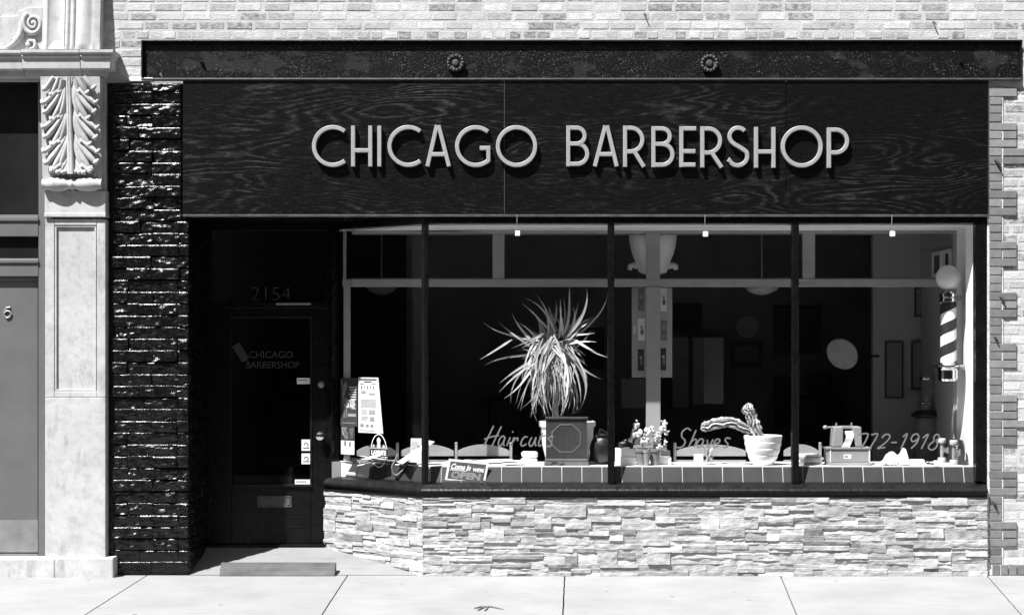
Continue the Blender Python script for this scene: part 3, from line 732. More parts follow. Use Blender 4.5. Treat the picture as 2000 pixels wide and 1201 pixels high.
for i in range(41):
    t = i/40; d = abs(t-.5)*2
    r = .030 if d > .94 else .025+.016*math.sin(math.pi*min(1,(d-.06)/.9 if d > .06 else 0))**.8 if d > .07 else .036*(1-(d/.07)**2*.25)
    P.append((c0+L*t, -.112, zc)); Rr.append(r*1.35)
mb.tube(P, Rr, 16); mb.build('bracket_roll', K['lime'], pil, angle=60)
# cornice in three breaks
mb = MB()
def corn(xa, xb, p, right):
    prof = [(p,Z(98,-.19)),(p,Z(103.5,-.19)),(p-.012,Z(105,-.19)),(p-.020,Z(108,-.19)),(p-.014,Z(109,-.19)),(p-.014,Z(110.5,-.19)),(p-.03,Z(113,-.19)),(p-.034,Z(133,-.19)),(p-.085,Z(134,-.19)),(p-.095,Z(146,-.19)),(.02,Z(149,-.19)),(.02,Z(98,-.19)+.012)]
    n = len(prof)
    va = [(xa,-d if d > .021 else .05,z) for d,z in prof]
    vb = [((xb+d if right else xb) if d > .021 else (xb+.02 if right else xb),-d if d > .021 else .05,z) for d,z in prof]
    mb.add(va+vb, [(i,(i+1)%n,(i+1)%n+n,i+n) for i in range(n)] + [tuple(range(n)), tuple(range(2*n-1,n-1,-1))])
    if right:   # return to the wall
        vr = [(xb+d if d > .021 else xb+.02, .05, z) for d,z in prof]
        m = len(mb.v)
        mb.add(vb+vr, [(i,i+1,i+1+n,i+n) for i in range(n-2)])
        mb.add([vb[0],vr[0],vr[-1],vb[-1]],[(0,1,2,3)])
corn(XL, X(41,-.17), .175, False); corn(X(41,-.19)+.001, X(154.5,-.19), .195, False); corn(X(156,-.19), X(221,-.2)-.20, .20, True)
mb.build('cornice', K['lime'], NB, bevel=.002, seg=1)
# fluted block above the cornice
mb = MB(True)
def block(u, v):
    xs = X(84,-.1) + (X(196,-.1)-X(84,-.1))*u
    p = .078 + .055*max(0,1-v)**1.5*.9 + .02*math.sin(math.pi*v)*.3
    q = u; h = 0
    if q < .09: h = .012*math.sin(math.pi*q/.18)
    elif q < .39: w = (q-.09)/.30; h = .012 - .024*math.sin(math.pi*w)**.6 + .012*w*0
    elif q < .58: w = (q-.39)/.19; h = -.004 + .018*abs(math.sin(math.pi*w*2))**.7
    elif q < .86: w = (q-.58)/.28; h = .004 + .022*math.sin(math.pi*w) - .012*w
    else: w = (q-.86)/.14; h = -.004 + .014*math.sin(math.pi*(.5+.5*w)) 
    h *= min(1, v*14+.25)
    return (xs, -p-h, Z(98,-.1) + v*.62)
mb.grid(block, 90, 40)
mb.smooth = True; blk = mb.build('fluted_block', K['lime'], NB, angle=70)
mb = MB(); mb.prism([(-.128,Z(97.5,-.1)),(.02,Z(97.5,-.1)),(.02,Z(97,-.1)+.62),(-.075,Z(97,-.1)+.62),(-.078,Z(97,-.1)+.3),(-.095,Z(97,-.1)+.12)], lambda a,b,d:(d,a,b), X(84,-.1), X(195.6,-.1)); mb.build('block_core', K['lime'], blk)
# frieze slab with the scroll
mb = MB()
out = [(-700,97.5),(84,97.5),(84,14.5),(52,15.5),(46,21),(36,21.5),(35,30),(26,32),(0,33),(-700,33)]
mb.prism([(X(a,-.03),Z(b,-.03)) for a,b in out], lambda a,b,d:(a,d,b), -.034, .05)
slab_ = mb.build('frieze', K['lime'], NB, bevel=.005)
mb = MB(True); P = []; Rr = []
for i in range(60):
    t = i/59; q = R(-40+640*t); r = 4+18.5*t
    P.append(W(65+r*math.cos(q)*.9, 47-r*math.sin(q)*-1.0, -.045-.012*(1-t))); Rr.append(.010+.012*t)
mb.tube(P, Rr, 10)
sw = [(41,42,.018),(43,55,.024),(40,68,.028),(33,80,.026),(24,88,.020),(12,94,.008)]
mb.tube([W(a,b,-.048) for a,b,_ in sw], [r for *_,r in sw], 10)
mb.tube([W(a,b,-.05) for a,b in ((35,79),(27,76),(21,78))], [.016,.011,.004], 8)
q = [(56,96),(66,95),(70,88),(66,80),(57,80),(52,86),(56,91)]
mb.tube([W(a,b,-.045) for a,b in q], [.010,.014,.016,.015,.013,.011,.008], 10); mb.ball(W(55,88,-.045), .02, 12, 8)
mb.ball(W(66,45,-.045), .026, 12, 8, (1,.8,1))
mb.build('scroll_ornament', K['lime'], slab_, angle=60)
# plinth / step
mb = MB(); mb.box(XL, X(107,-.12), -.12, .30, -.2, Z(1090,-.12)); mb.box(X(107.6,-.12), X(221,-.13)-.0, -.128, .03, -.2, Z(1088.5,-.128))
mb.build('plinth', K['lime'], NB, bevel=.012)
# grey door, frame and transom
DY = .072
mb = MB(); px(mb,-120,74,549,1081,DY,.11); nd = mb.build('door', K['grey_door'], NB, bevel=.003)
mb = MB(); px(mb,-118,74,1015,1078,DY-.004,DY-.0005); mb.build('kick_plate', K['kick'], nd)
mb = MB(True); P = [(20,600),(13,601),(8,608),(8,615),(13,621),(19,619),(22,613),(19,608),(13,607),(8.5,612)]
mb.tube([W(a,b,DY-.006) for a,b in P], .0075, 8); mb.build('house_number', K['steel'], nd)
mb = MB()
px(mb,75,92,160,1086,.035,.12); px(mb,-120,74.5,505,540,.030,.12); px(mb,-120,74.5,420,462,.030,.12); px(mb,-120,74.5,1081.5,1086,.05,.12); px(mb,-120,74.5,540.2,548.7,.055,.12)
px(mb,-120,74.5,424,432,.018,.0295); px(mb,-120,74.5,507,514,.018,.0295)
mb.build('door_frame', K['grey_door'], NB, bevel=.004)
mb = MB(); px(mb,-120,74.6,156,419.8,.075,.11); px(mb,-120,74.6,462.2,504.8,.072,.11); mb.build('transom_panel', K['dark_glass'], NB)
mb = MB(); mb.box(XL,X(-121,.06),.02,.12,0,Z(156)); mb.build('door_surround', K['lime'], NB)

# small iron hooks fixed to the outside walls
def hook(x_, y_, label, L=14):
    m = MB(True); a = W(x_, y_, .0); s = L*PX
    m.tube([a+Vector((-.3*s,.01,.5*s)), a+Vector((-.15*s,-.03,.3*s)), a+Vector((.1*s,-.035,-.1*s)), a+Vector((.3*s,-.03,-.5*s))], [q*L/17 for q in (.007,.010,.008,.005)], 8)
    one(m, 'iron_hook', K['iron'], label, 'hook', 'iron hooks on the walls', angle=60)
hook(1947,320,'rusty iron hook on the toothed brick edge, beside the right end of the sign board',19)
hook(1956,585,'forked rusty hook on the toothed bricks level with the barber pole globe',16)
hook(1944,662,'stubby rusty hook on the toothed bricks level with the barber pole stripes',13)
hook(1941,984,'rusty hook on the toothed bricks just below the window sill',16)
hook(318,152,'bent iron hook standing above the top of the black brick pier',17)
hook(1260,31,'thin dark nail hook in the upper pale brick, right of the left rosette',8)
hook(1824,47,'thin dark nail hook in the upper pale brick near the right end of the beam',8)

# wedge ramp board at the entrance and twig on the pavement
mb = MB(); x0, x1 = X(429,-.03), X(654,-.03)
mb.prism([(-.05,-.0),(-.044,.012),(.02,.092),(.06,.094),(.06,.0)], lambda a,b,d:(d,a,b), x0, x1)
one(mb, 'ramp_board', K['ramp'], 'grey sloping wooden ramp board at the foot of the barbershop doorway', 'ramp', bevel=.003)
mb = MB(True); yy = -1.62
def gp(px_, py_):
    y = -1.6
    for _ in range(30): s = (CZ-gz(y)-.006)/(py_-690); y = s*CD/PX-CD
    return Vector((X(px_,y), y, gz(y)+.006))
mb.tube([gp(a,b) for a,b in ((926,1187),(940,1184),(960,1184),(984,1189))], [.003,.007,.006,.002], 7)
mb.tube([gp(a,b) for a,b in ((933,1191),(940,1187),(946,1185))], [.003,.007,.004], 7); mb.tube([gp(a,b) for a,b in ((946,1192),(951,1188),(953,1184))], [.002,.006,.003], 7)
one(mb, 'twig', K['twig'], 'dry brown twig lying on the sidewalk in front of the stone cladding', 'twig')
# ------------------------------------------------------------------ things in the window
CT = ZC + .0008
def cbox(m, cx, cy, z0, w, d, h, rot=0.0):
    a = R(rot); m.obox((cx,cy,z0+h/2), [(math.cos(a),math.sin(a),0),(-math.sin(a),math.cos(a),0),(0,0,1)], (w/2,d/2,h/2))
# spiky plant in its white pot
pc = Vector((X(1108,.50), .50, CT)); PL = thing('potted_dracaena', 'spiky striped dracaena with drooping leaves in a tall white pot behind the dark wooden cabinet', 'plant', pc)
m = MB(True); m.lathe([(.15,0),(.17,.01),(.205,.15),(.215,.29),(.228,.295),(.230,.335),(.214,.34),(.205,.30)], pc, 40); m.build('pot', K['ceramic'], PL)
m = MB(True); m.lathe([(.0,.296),(.206,.295)], pc, 24); m.build('soil', K['soil'], PL)
st = [W(1085,822,.50), W(1084,770,.47), W(1072,700,.42), W(1078,640,.40)]; st2 = [W(1084,770,.47), W(1100,710,.42), W(1112,655,.40)]
m = MB(True); m.tube(st,[.026,.024,.020,.014],8); m.tube(st2,[.02,.018,.012],8); m.build('stem', K['stem'], PL)
m = MB(True); r2 = random.Random(3)
def blade(b, t, w, droop, shade, bend=None):
    b = Vector(b); t = Vector(t); n = 10; L = (t-b).length; d = (t-b).normalized()
    side = d.cross(Vector((r2.uniform(-.4,.4), -1, r2.uniform(-.3,.5)))).normalized(); up = side.cross(d)
    if up.z < 0 and abs(d.z) < .8: up = -up
    if abs(d.z) > .8: up = Vector((1 if bend is None else bend, -.3, 0)).normalized()
    vs = []; m.shade = shade; sway = r2.uniform(-.10,.10)
    for i in range(n+1):
        s = i/n; p = b.lerp(t, s) + up*(4*s*(1-s))*droop*L
        ww = w*min(1, .45+s*3)*(1-s**2.2)+.0006; nrm = side.cross(d); p = p + side*sway*math.sin(s*3.1)*s*L
        vs += [p-side*ww + nrm*ww*.35, p, p+side*ww + nrm*ww*.35]
    for i in range(n):
        m.shade = shade*(1.0 if i < n-2 else .55); m.add(vs[i*3:i*3+6], [(0,1,4,3),(1,2,5,4)])
up_tips = [((1100,655),(1113,550),.016),((1104,660),(1146,564),.022),((1118,665),(1187,568),.014),((1110,668),(1160,621),.012),((1112,658),(1188,698),.016),((1112,705),(1178,741),.013),
 ((1104,668),(1144,695),.019),((1112,690),(1135,772),.014),((1085,650),(1025,582),.014),((1080,655),(1020,593),.013),((1060,690),(1000,611),.019),((1050,690),(973,627),.014),((1045,668),(944,629),.012),
 ((1055,665),(1000,664),.015),((1000,663),(937,702),.013),((1040,690),(946,714),.014),((1045,700),(975,749),.015),((1050,700),(975,766),.014),((1052,705),(984,778),.014),((1060,720),(1018,797),.014),
 ((1070,660),(1056,591),.014),((1092,660),(1094,582),.013),((1085,660),(1045,572),.012),((1115,655),(1162,650),.012),((1098,655),(1092,600),.014),((1108,660),(1130,590),.018),((1070,665),(1036,600),.017),
 ((1060,670),(1012,630),.014),((1110,672),(1165,668),.013),((1060,700),(1000,735),.014),((1108,665),(1118,598),.014),((1075,655),(1070,612),.016),((1110,650),(1138,612),.013),((1065,690),(1020,680),.015),((1105,690),(1148,715),.014)]
for b, t, w in up_tips:
    y0 = .40; y1 = y0 + r2.uniform(-.20,.10)
    blade(W(*b,y0), W(*t,y1), w*.66, r2.uniform(.02,.16), r2.uniform(.55,1.3))
for i in range(84):
    bx, by = r2.gauss(1078,17), r2.uniform(650,720); tx = bx + r2.gauss(-6 if bx < 1080 else 4, 21); ty = by + r2.uniform(70,135)
    ty = min(ty, 838 - abs(tx-1075)*.6)
    y0 = r2.uniform(.34,.44); blade(W(bx,by,y0), W(tx,ty,y0+r2.uniform(-.14,.04)), r2.uniform(.005,.010), r2.uniform(.04,.20), r2.uniform(.6,1.25), -1 if tx < bx else 1)
for i in range(60):
    q = r2.uniform(0,2*math.pi); bx, by = r2.gauss(1085,16), r2.uniform(640,690); L = r2.uniform(30,85)
    blade(W(bx,by,.42), W(bx+L*math.cos(q), by-L*.8*math.sin(q), .42+r2.uniform(-.1,.25)), r2.uniform(.006,.011), r2.uniform(.02,.2), r2.uniform(.5,1.0))
m.build('leaves', K['leaf'], PL, angle=50)
# dark cabinet with an octagonal inlay
y0 = .165; bx0, bx1 = X(1066,y0), X(1146,y0); zt = Z(818,y0)
CB = thing('wooden_cabinet', 'dark wooden cabinet box with pale octagonal inlay standing before the white plant pot', 'cabinet', ((bx0+bx1)/2,y0+.05,CT))
m = MB(); m.box(bx0,bx1,y0,y0+.105,CT+.055,zt-.004); m.build('case', K['woodbox'], CB, bevel=.004)
m = MB(); m.box(bx0-.004,bx1+.012,y0-.012,y0+.108,zt-.0035,zt+.014); m.build('lid', K['woodbox'], CB, bevel=.004)
m = MB(); m.box(bx0-.006,bx1+.010,y0-.012,y0+.106,CT+.028,CT+.0545); m.box(bx0-.014,bx1+.016,y0-.02,y0+.108,CT,CT+.0275); m.build('base_moulding', K['paler'], CB, bevel=.006)
m = MB(); cx, cz = X(1106,y0), Z(856,y0); o8 = [(cx+a*.112, cz+b*.108) for a,b in ((-.45,1),(.45,1),(1,.45),(1,-.45),(.45,-1),(-.45,-1),(-1,-.45),(-1,.45))]
m.stroke(o8, .011, lambda a,b,h:(a,y0-h,b), .003, .001, True); m.build('inlay', K['paler'], CB)
m = MB(True)
m.ball((X(1176,.30),.30,CT+.125), .125, 18, 12, (.80,.7,1.0)); m.ball((X(1187,.34),.34,CT+.06), .10, 14, 8, (.8,.7,.6))
m.tube([(X(1163,.28)+.02,.25,CT+.22),(X(1172,.28),.22,CT+.285),(X(1187,.28),.24,CT+.25),(X(1192,.28),.24,CT+.16)], .012, 8)
one(m, 'leather_bag', K['darkleather'], 'slumped black leather bag with a strap handle beside the dark wooden cabinet', 'bag')
# stack of two white rolled towels
for k, (px_, zz) in enumerate(((1034,0),(1035,.052))):
    m = MB(True); y = .30; c = Vector((X(px_,y), y, CT+.026+zz))
    m.tube([c+Vector((-.062,.015,0)), c+Vector((-.05,.01,.002)), c+Vector((0,-.005,0)), c+Vector((.05,0,0)), c+Vector((.064,.0,0))], [.018,.026,.027,.026,.014], 14)
    one(m, 'rolled_towel', K['ceramic'], ['lower white rolled towel beside the white plant pot', 'upper white rolled towel resting on another beside the white plant pot'][k], 'towel', 'white towels stacked by the plant pot', angle=60)
# low curved railing along the back of the counter
def rail(px0, px1, label, posts=(1,), y=.585):
    xa, xb = X(px0,y), X(px1,y); rt = thing('low_railing', label, 'railing', ((xa+xb)/2,y,CT), 'low curved railings along the back of the counter')
    m = MB(); n = 16; top = [(xa+.012+(xb-xa-.024)*i/n, Z(885,y)+.020+.052*math.sin(math.pi*(i/n))**.8) for i in range(n+1)]
    m.prism([(xa+.012,Z(890.5,y)),(xb-.012,Z(890.5,y))] + top[::-1], lambda a,b,d:(a,d,b), y, y+.018); m.build('panel', K['wood'], rt, bevel=.002)
    for q in ([xa] if 0 in posts else []) + ([xb] if 1 in posts else []):
        m = MB(); m.box(q-.011,q+.011,y-.004,y+.022,CT,Z(868,y)); pst = m.build('post', K['wood'], rt, bevel=.002)
        m = MB(True); m.ball((q,y+.009,Z(866,y)), .014, 12, 8, (1,1,.8)); m.build('finial', K['wood'], pst)
    m = MB(); m.box(xa+.0115,xb-.0115,y+.002,y+.016,CT,CT+.016); m.build('foot_rail', K['wood'], rt, bevel=.002)
rail(694,776,'short low wooden railing behind the oval window emblem',(1,)); rail(780,889,'curved low wooden railing section left of the open sign, crossing the corner post',())
rail(891,998,'curved low wooden railing section above the open sign, ending in a post',(0,1)); rail(1318,1460,'long curved low wooden railing section left of the big white cactus pot',(0,)); rail(1528,1602,'low wooden railing section between the big cactus pot and the adding machine',(1,))
rail(1205,1312,'low wooden railing section behind the woolly cactus cluster',())
# papers lying about
def sheets(name, label, cat, L, group=None, mat='paper'):
    m = MB()
    for (px_, y, w, d, rot, z, sh) in L: m.shade = sh; cbox(m, X(px_,y), y, CT+z, w, d, .0022, rot)
    one(m, name, K[mat], label, cat, group, loc=(X(L[0][0],L[0][1]),L[0][1],CT))
sheets('newspaper_pile','loose newspapers spread on the counter behind the open sign','newspaper',[(960,.30,.30,.20,12,0,1),(990,.34,.34,.18,-8,.003,.85),(930,.36,.26,.20,25,.006,1),(1010,.25,.22,.14,18,.009,.95),(900,.42,.24,.2,-15,.012,.9),(1040,.18,.11,.1,6,.003,1),(945,.33,.3,.15,3,.016,1.05),(985,.40,.34,.16,9,.019,.9),(925,.42,.2,.15,-20,.022,1.0),(965,.46,.3,.14,14,.025,.95)])
m = MB(); y = .30
for k in range(9): m.shade = r2.uniform(.5,1.05); m.obox((X(738+r2.uniform(-14,14),.38),.38+r2.uniform(-.05,.05),CT+.008+k*.006), [(math.cos(k*1.3),math.sin(k*1.3),r2.uniform(-.2,.25)),(-math.sin(k*1.3),math.cos(k*1.3),.05),(0,0,1)], (r2.uniform(.07,.14),r2.uniform(.02,.05),.0015))
one(m, 'paper_heap', K['paper'], 'crumpled heap of pale papers on the counter behind the oval emblem', 'paper')
def leaflet(name, label, cat, px_, y, w, h, lean, yaw, mat, shade=1.0, prints=(), z=CT, thick=.003, group=None):
    """a sheet standing on the counter, leaning back"""
    a = R(yaw); u = Vector((math.cos(a),math.sin(a),0)); n = Vector((math.sin(a),-math.cos(a),0)); l = R(lean)
    v = Vector((0,0,1))*math.cos(l) - n*math.sin(l); nn = u.cross(v); base = Vector((X(px_,y),y,z))
    rt = thing(name, label, cat, base, group); m = MB(); m.shade = shade; m.obox(base+v*h/2, [u,v,nn], (w/2,h/2,thick/2)); s = m.build('sheet', K[mat], rt)
    if nn.dot(Vector((0,-1,0))) < 0: nn = -nn
    for (x0,x1,y0,y1,mt,sh) in prints:
        m = MB(); m.shade = sh; c = base + u*((x0+x1)/2-.5)*w + v*(y0+y1)/2*h + nn*(thick/2+.0006); m.obox(c,[u,v,nn],((x1-x0)/2*w,(y1-y0)/2*h,.0004)); m.build('print', K[mt], s)
    return rt
leaflet('paper_card','tall grey printed card standing upright left of the corner post','card',812,.47,.095,.20,6,-12,'paper',.62,((.1,.6,.55,.85,'tone',.7),(.6,.9,.5,.7,'ink',2.5)))
m = MB(); 
m.obox((X(812,.26),.26,CT+.10), [(.80,.25,.55),(-.3,.95,.0),(-.5,-.1,.85)], (.155,.10,.002)); m.build
one(m, 'white_board', K['paper'], 'blank white board propped diagonally against the corner post', 'board', loc=(X(812,.26),.26,CT))
# dark display boards lying against the angled window
def aboard(t0, t1, d0, d1, z0, z1, mat, name, label, cat, pr=()):
    P = [AP(t1,d0,z0),AP(t0,d0,z0),AP(t0,d1,z1),AP(t1,d1,z1)]; nn = (P[1]-P[0]).cross(P[3]-P[0]).normalized(); nn = nn if nn.y < 0 else -nn
    rt = thing(name,label,cat,(P[0]+P[1])/2); m = MB(); m.add(P+[p-nn*.006 for p in P],[(0,1,2,3),(7,6,5,4),(0,4,5,1),(1,5,6,2),(2,6,7,3),(3,7,4,0)]); s = m.build('sheet', K[mat], rt)
    for poly_, mt, sh in pr:
        m = MB(); m.shade = sh; m.add([P[0]+(P[1]-P[0])*a+(P[3]-P[0])*b+nn*.0008 for a,b in poly_],[tuple(range(len(poly_)))]); m.build('picture', K[mt], s)
t_, _ = ang(700,920); 
aboard(ang(800,930)[0],ang(742,930)[0],.06,.13,.73,.865,'dark','display_board','dark display board leaning behind the sill under the horseshoe','board')
aboard(ang(741,930)[0],ang(692,930)[0],.06,.14,.73,.885,'dark','display_board','dark photo board with three small white figures leaning behind the sill','board',
 (([(.1,.06),(.33,.06),(.30,.28),(.14,.32)],'paper',.9),([(.42,.1),(.56,.06),(.66,.3),(.62,.62),(.5,.55)],'paper',.8),([(.74,.05),(.95,.05),(.9,.22),(.8,.24)],'paper',.7)))
aboard(ang(692,925)[0],ang(668,925)[0],.06,.13,.735,.875,'grey','display_board','small grey photo card leaning at the doorway end of the angled window','card',(([(.3,.1),(.9,.1),(.95,.9),(.5,.9)],'paper',.7),))
m = MB(True); y = .26
m.tube([W(a,b,y) for a,b in ((799,889),(794,905),(786,919),(775,928),(767,924),(766,911),(772,898),(777,886))], .013, 8, .6)
one(m, 'horseshoe', K['greywood'], 'grey u-shaped horseshoe leaning among the dark display boards', 'horseshoe', angle=60)
# posters and emblem on the angled glass
def gpan(px0, px1, py0, py1, d, skew=0):
    t0, z0 = ang(px0, (py0+py1)/2, d); t1, _ = ang(px1, (py0+py1)/2, d); zt = ang((px0+px1)/2, py0, d)[1]; zb = ang((px0+px1)/2, py1, d)[1]
    return t0, t1, zb, zt
def gposter(name, label, cat, rect, mat, shade, prints, texts=(), d=.056, group=None):
    t0, t1, zb, zt = gpan(*rect, d); f = lambda a,b,h: AP(t0+(t1-t0)*a, d-h, zb+(zt-zb)*b)
    rt = thing(name, label, cat, f(.5,0,0), group); m = MB(); m.shade = shade
    m.add([f(0,0,-.002),f(1,0,-.002),f(1,1,-.002),f(0,1,-.002),f(0,0,0),f(1,0,0),f(1,1,0),f(0,1,0)],[(0,3,2,1),(4,5,6,7),(0,1,5,4),(1,2,6,5),(2,3,7,6),(3,0,4,7)]); s = m.build('sheet', K[mat], rt)
    by = {}
    for (poly_, mt, sh) in prints: by.setdefault(mt, MB()); by[mt].shade = sh; by[mt].add([f(a,b,.0007) for a,b in poly_],[tuple(range(len(poly_)))])
    for mt, mm in by.items(): mm.build('printed_lines' if mt != 'tone' else 'printed_picture', K[mt], s)
    for (body, size, a, b, mt, sx) in texts:
        m = MB(); W_ = abs(t1-t0); H_ = zt-zb; m.text(body, size, lambda p,q,h:f(a+p/W_, b+q/H_, .0011), sx=sx, bold=.0018); m.build('lettering', K[mt], s)
def rc(a0,a1,b0,b1): return [(a0,b0),(a1,b0),(a1,b1),(a0,b1)]
soldier = [[(.10,.60),(.22,.60),(.30,.72),(.38,.80),(.40,.88),(.30,.92),(.22,.88),(.12,.78)],[(.02,.95),(.07,.96),(.24,.70),(.20,.68)],[(.12,.45),(.38,.45),(.40,.60),(.10,.60)],[(.18,.17),(.26,.17),(.28,.44),(.16,.44)],[(.32,.17),(.40,.17),(.40,.44),(.30,.44)]]
gposter('poster','dark poster with a pale standing figure and lines of white text beside the door','poster',(665,698,738,832),'ink',1.6,
 [(p,'tone',.5) for p in soldier[:2]] + [(p,'tone',.3) for p in soldier[2:]] + [(rc(.50+.06*(i%3),.93,.80-i*.05,.82-i*.05),'paper',.95) for i in range(6)] + [(rc(.45,.92,.20,.26),'tone',.6),(rc(.1,.85,.06,.075),'tone',.5),(rc(.65,.92,.36,.375),'paper',.8)],
 (("LET'S DO",.040,.60,.475,'paper',.62),("OUR PART",.044,.56,.385,'paper',.62)))
gposter('picture_card','white card with a dark photograph on its upper half below the dark poster','card',(666,692,833,887),'paper',1.0,
 [(rc(0,1,.50,1),'ink',1.0),([(.05,.98),(.45,.98),(.35,.55),(.1,.75)],'tone',1.0),([(.6,.95),(.95,.98),(.9,.6),(.7,.55)],'tone',.9),([(.3,.56),(.6,.56),(.55,.80),(.4,.84)],'tone',.7),(rc(.25,.38,.30,.48),'ink',4),(rc(.62,.74,.28,.46),'ink',4)])
cal = [(rc(.06,.97,.945,.975),'ink',2.5),(rc(.3,.7,.905,.93),'ink',2.0),(rc(.08,.3,.875,.89),'ink',3),(rc(.7,.95,.87,.885),'ink',3)]
for i in range(5): cal.append((rc(.12+.16*i,.21+.16*i,.78+.02*(i%2),.85),'ink',8+3*(i%2)))
for i in range(9): cal.append((rc(.10+.02*(i%3),.95-.03*(i%2),.595-.018*i,.603-.018*i),'ink',6))
for i in range(4): cal.append((rc(.16,.46,.40-.022*i,.41-.022*i),'ink',5)); cal.append((rc(.55,.90,.40-.022*i,.412-.022*i),'ink',3.5))
for i in range(4): cal.append((rc(.16,.50,.28-.022*i,.29-.022*i),'ink',5))
cal += [(rc(.62,.85,.20,.29),'ink',9),(rc(.1,.28,.10,.16),'ink',7),(rc(.40,.55,.10,.15),'ink',7),(rc(.64,.80,.10,.15),'ink',7),(rc(.08,.85,.03,.045),'ink',5),(rc(.15,.4,.70,.76),'ink',10),(rc(.55,.9,.68,.72),'ink',10)]
gposter('wall_calendar','long white printed handbill hanging in the angled window, its pages fanned to the right','handbill',(700,737,737,845),'paper',1.0,cal)
rt = [o for o in COL.objects if o.name == 'wall_calendar'][0]
t0, t1, zb, zt = gpan(700,737,737,845,.056); m = MB(); m.shade = 1.05
m.add([AP(t1+.0,.058,zt),AP(t1-.006,.060,zt),AP(t1-.045,.075,zb-.004),AP(t1+.0,.0585,zb-.002)],[(0,1,2,3)])
m.add([AP(t1+.0,.060,zt),AP(t1-.006,.062,zt),AP(t1-.045,.079,zb-.004),AP(t1+.0,.0605,zb-.002)],[(0,1,2,3)]); m.build('back_pages', K['paper'], rt)
# oval emblem
d = .054; tc, zc_ = ang(740, 880, d); EM = thing('oval_emblem', 'oval outlined window emblem with white letters on a dark band, above the display boards', 'emblem', AP(tc,d,zc_))
fw = lambda a,b,h: AP(tc-a, d-h, zc_+b); hw = abs(ang(723,880,d)[0]-ang(757,880,d)[0])/2; hh = (ang(740,848,d)[1]-ang(740,912,d)[1])/2
m = MB(); m.stroke([(hw*.88*math.cos(2*math.pi*i/40), hh*math.sin(2*math.pi*i/40)) for i in range(40)], .007, lambda a,b,h: fw(a,b,h), .002, 0, True); m.build('outline', K['paper'], EM)
m = MB(); m.add([fw(-hw*1.02,-.052,.0025),fw(hw*1.02,-.052,.0025),fw(hw*1.02,.024,.0025),fw(-hw*1.02,.024,.0025),fw(-hw*1.02,-.052,.0005),fw(hw*1.02,-.052,.0005),fw(hw*1.02,.024,.0005),fw(-hw*1.02,.024,.0005)],[(0,1,2,3),(7,6,5,4),(0,4,5,1),(1,5,6,2),(2,6,7,3),(3,7,4,0)]); bd = m.build('band', K['dark'], EM)
m = MB()
for b in (-.050,.0185): m.add([fw(-hw*1.02,b,.0032),fw(hw*1.02,b,.0032),fw(hw*1.02,b+.0035,.0032),fw(-hw*1.02,b+.0035,.0032)],[(0,1,2,3)])
m.text('LAYRITE', .050, lambda a,b,h: fw(a,b-.032,.0033), bold=.0022, sx=hw*1.9/.21); m.build('lettering', K['paper'], bd)
m = MB(); m.add([fw(*p,.0028) for p in ((-.022,.026),(.022,.026),(.018,.06),(.024,.09),(.0,.112),(-.024,.09),(-.016,.06))],[tuple(range(7))]); m.build('figure', K['tone'], EM)
m = MB(); m.add([fw(*p,.0034) for p in ((0,.026),(.014,.026),(.013,.06),(.003,.075))],[(0,1,2,3)]); m.build('highlight', K['paper'], EM)
for s in (-1,1): m = MB(); m.add([fw(s*.058+q,.028+r_,.003) for q,r_ in ((-.015,0),(.015,0),(.008,.012),(0,.026),(-.008,.012))],[tuple(range(5))]); m.build('side_mark', K['paper'], EM)
# open sign
y = .066; c = W(912,919,y); OS = thing('open_sign', 'small white framed shop sign reading Come in WE\'RE OPEN, tilted on the window sill', 'sign', W(912,944,y))
a = R(-5.5); ff = lambda p,q,h: (c.x + p*math.cos(a)-q*math.sin(a)+q*.10, y-h-q*.0, c.z + p*math.sin(a)+q*math.cos(a))
def frect(m, x0,x1,y0,y1,h0,h1): m.add([ff(x0,y0,h0),ff(x1,y0,h0),ff(x1,y1,h0),ff(x0,y1,h0),ff(x0,y0,h1),ff(x1,y0,h1),ff(x1,y1,h1),ff(x0,y1,h1)],[(0,1,2,3),(7,6,5,4),(0,4,5,1),(1,5,6,2),(2,6,7,3),(3,7,4,0)])
m = MB(); frect(m,-.158,.158,-.086,.080,0,.003); m.shade=1.0; m.build('board', K['paper'], OS)
m = MB(); m.shade = 2.6; frect(m,-.140,.140,-.072,.062,.0033,.0042); fld = m.build('field', K['ink'], OS)
m = MB(); m.text('Come in', .062, lambda p,q,h: ff(p-.055,q+.004,.0046), bold=.0028, shear=.3, sx=.72); frect(m,-.134,-.002,-.006,-.001,.0043,.0046)
m.text("WE'RE", .036, lambda p,q,h: ff(p+.088,q+.001,.0046), bold=.0022, sx=.85); m.build('white_lettering', K['paper'], fld)
m = MB(); m.text('OPEN', .070, lambda p,q,h: ff(p,q-.063,.0046), bold=.0042, sx=1.28); m.build('open_lettering', K['grey'], fld)
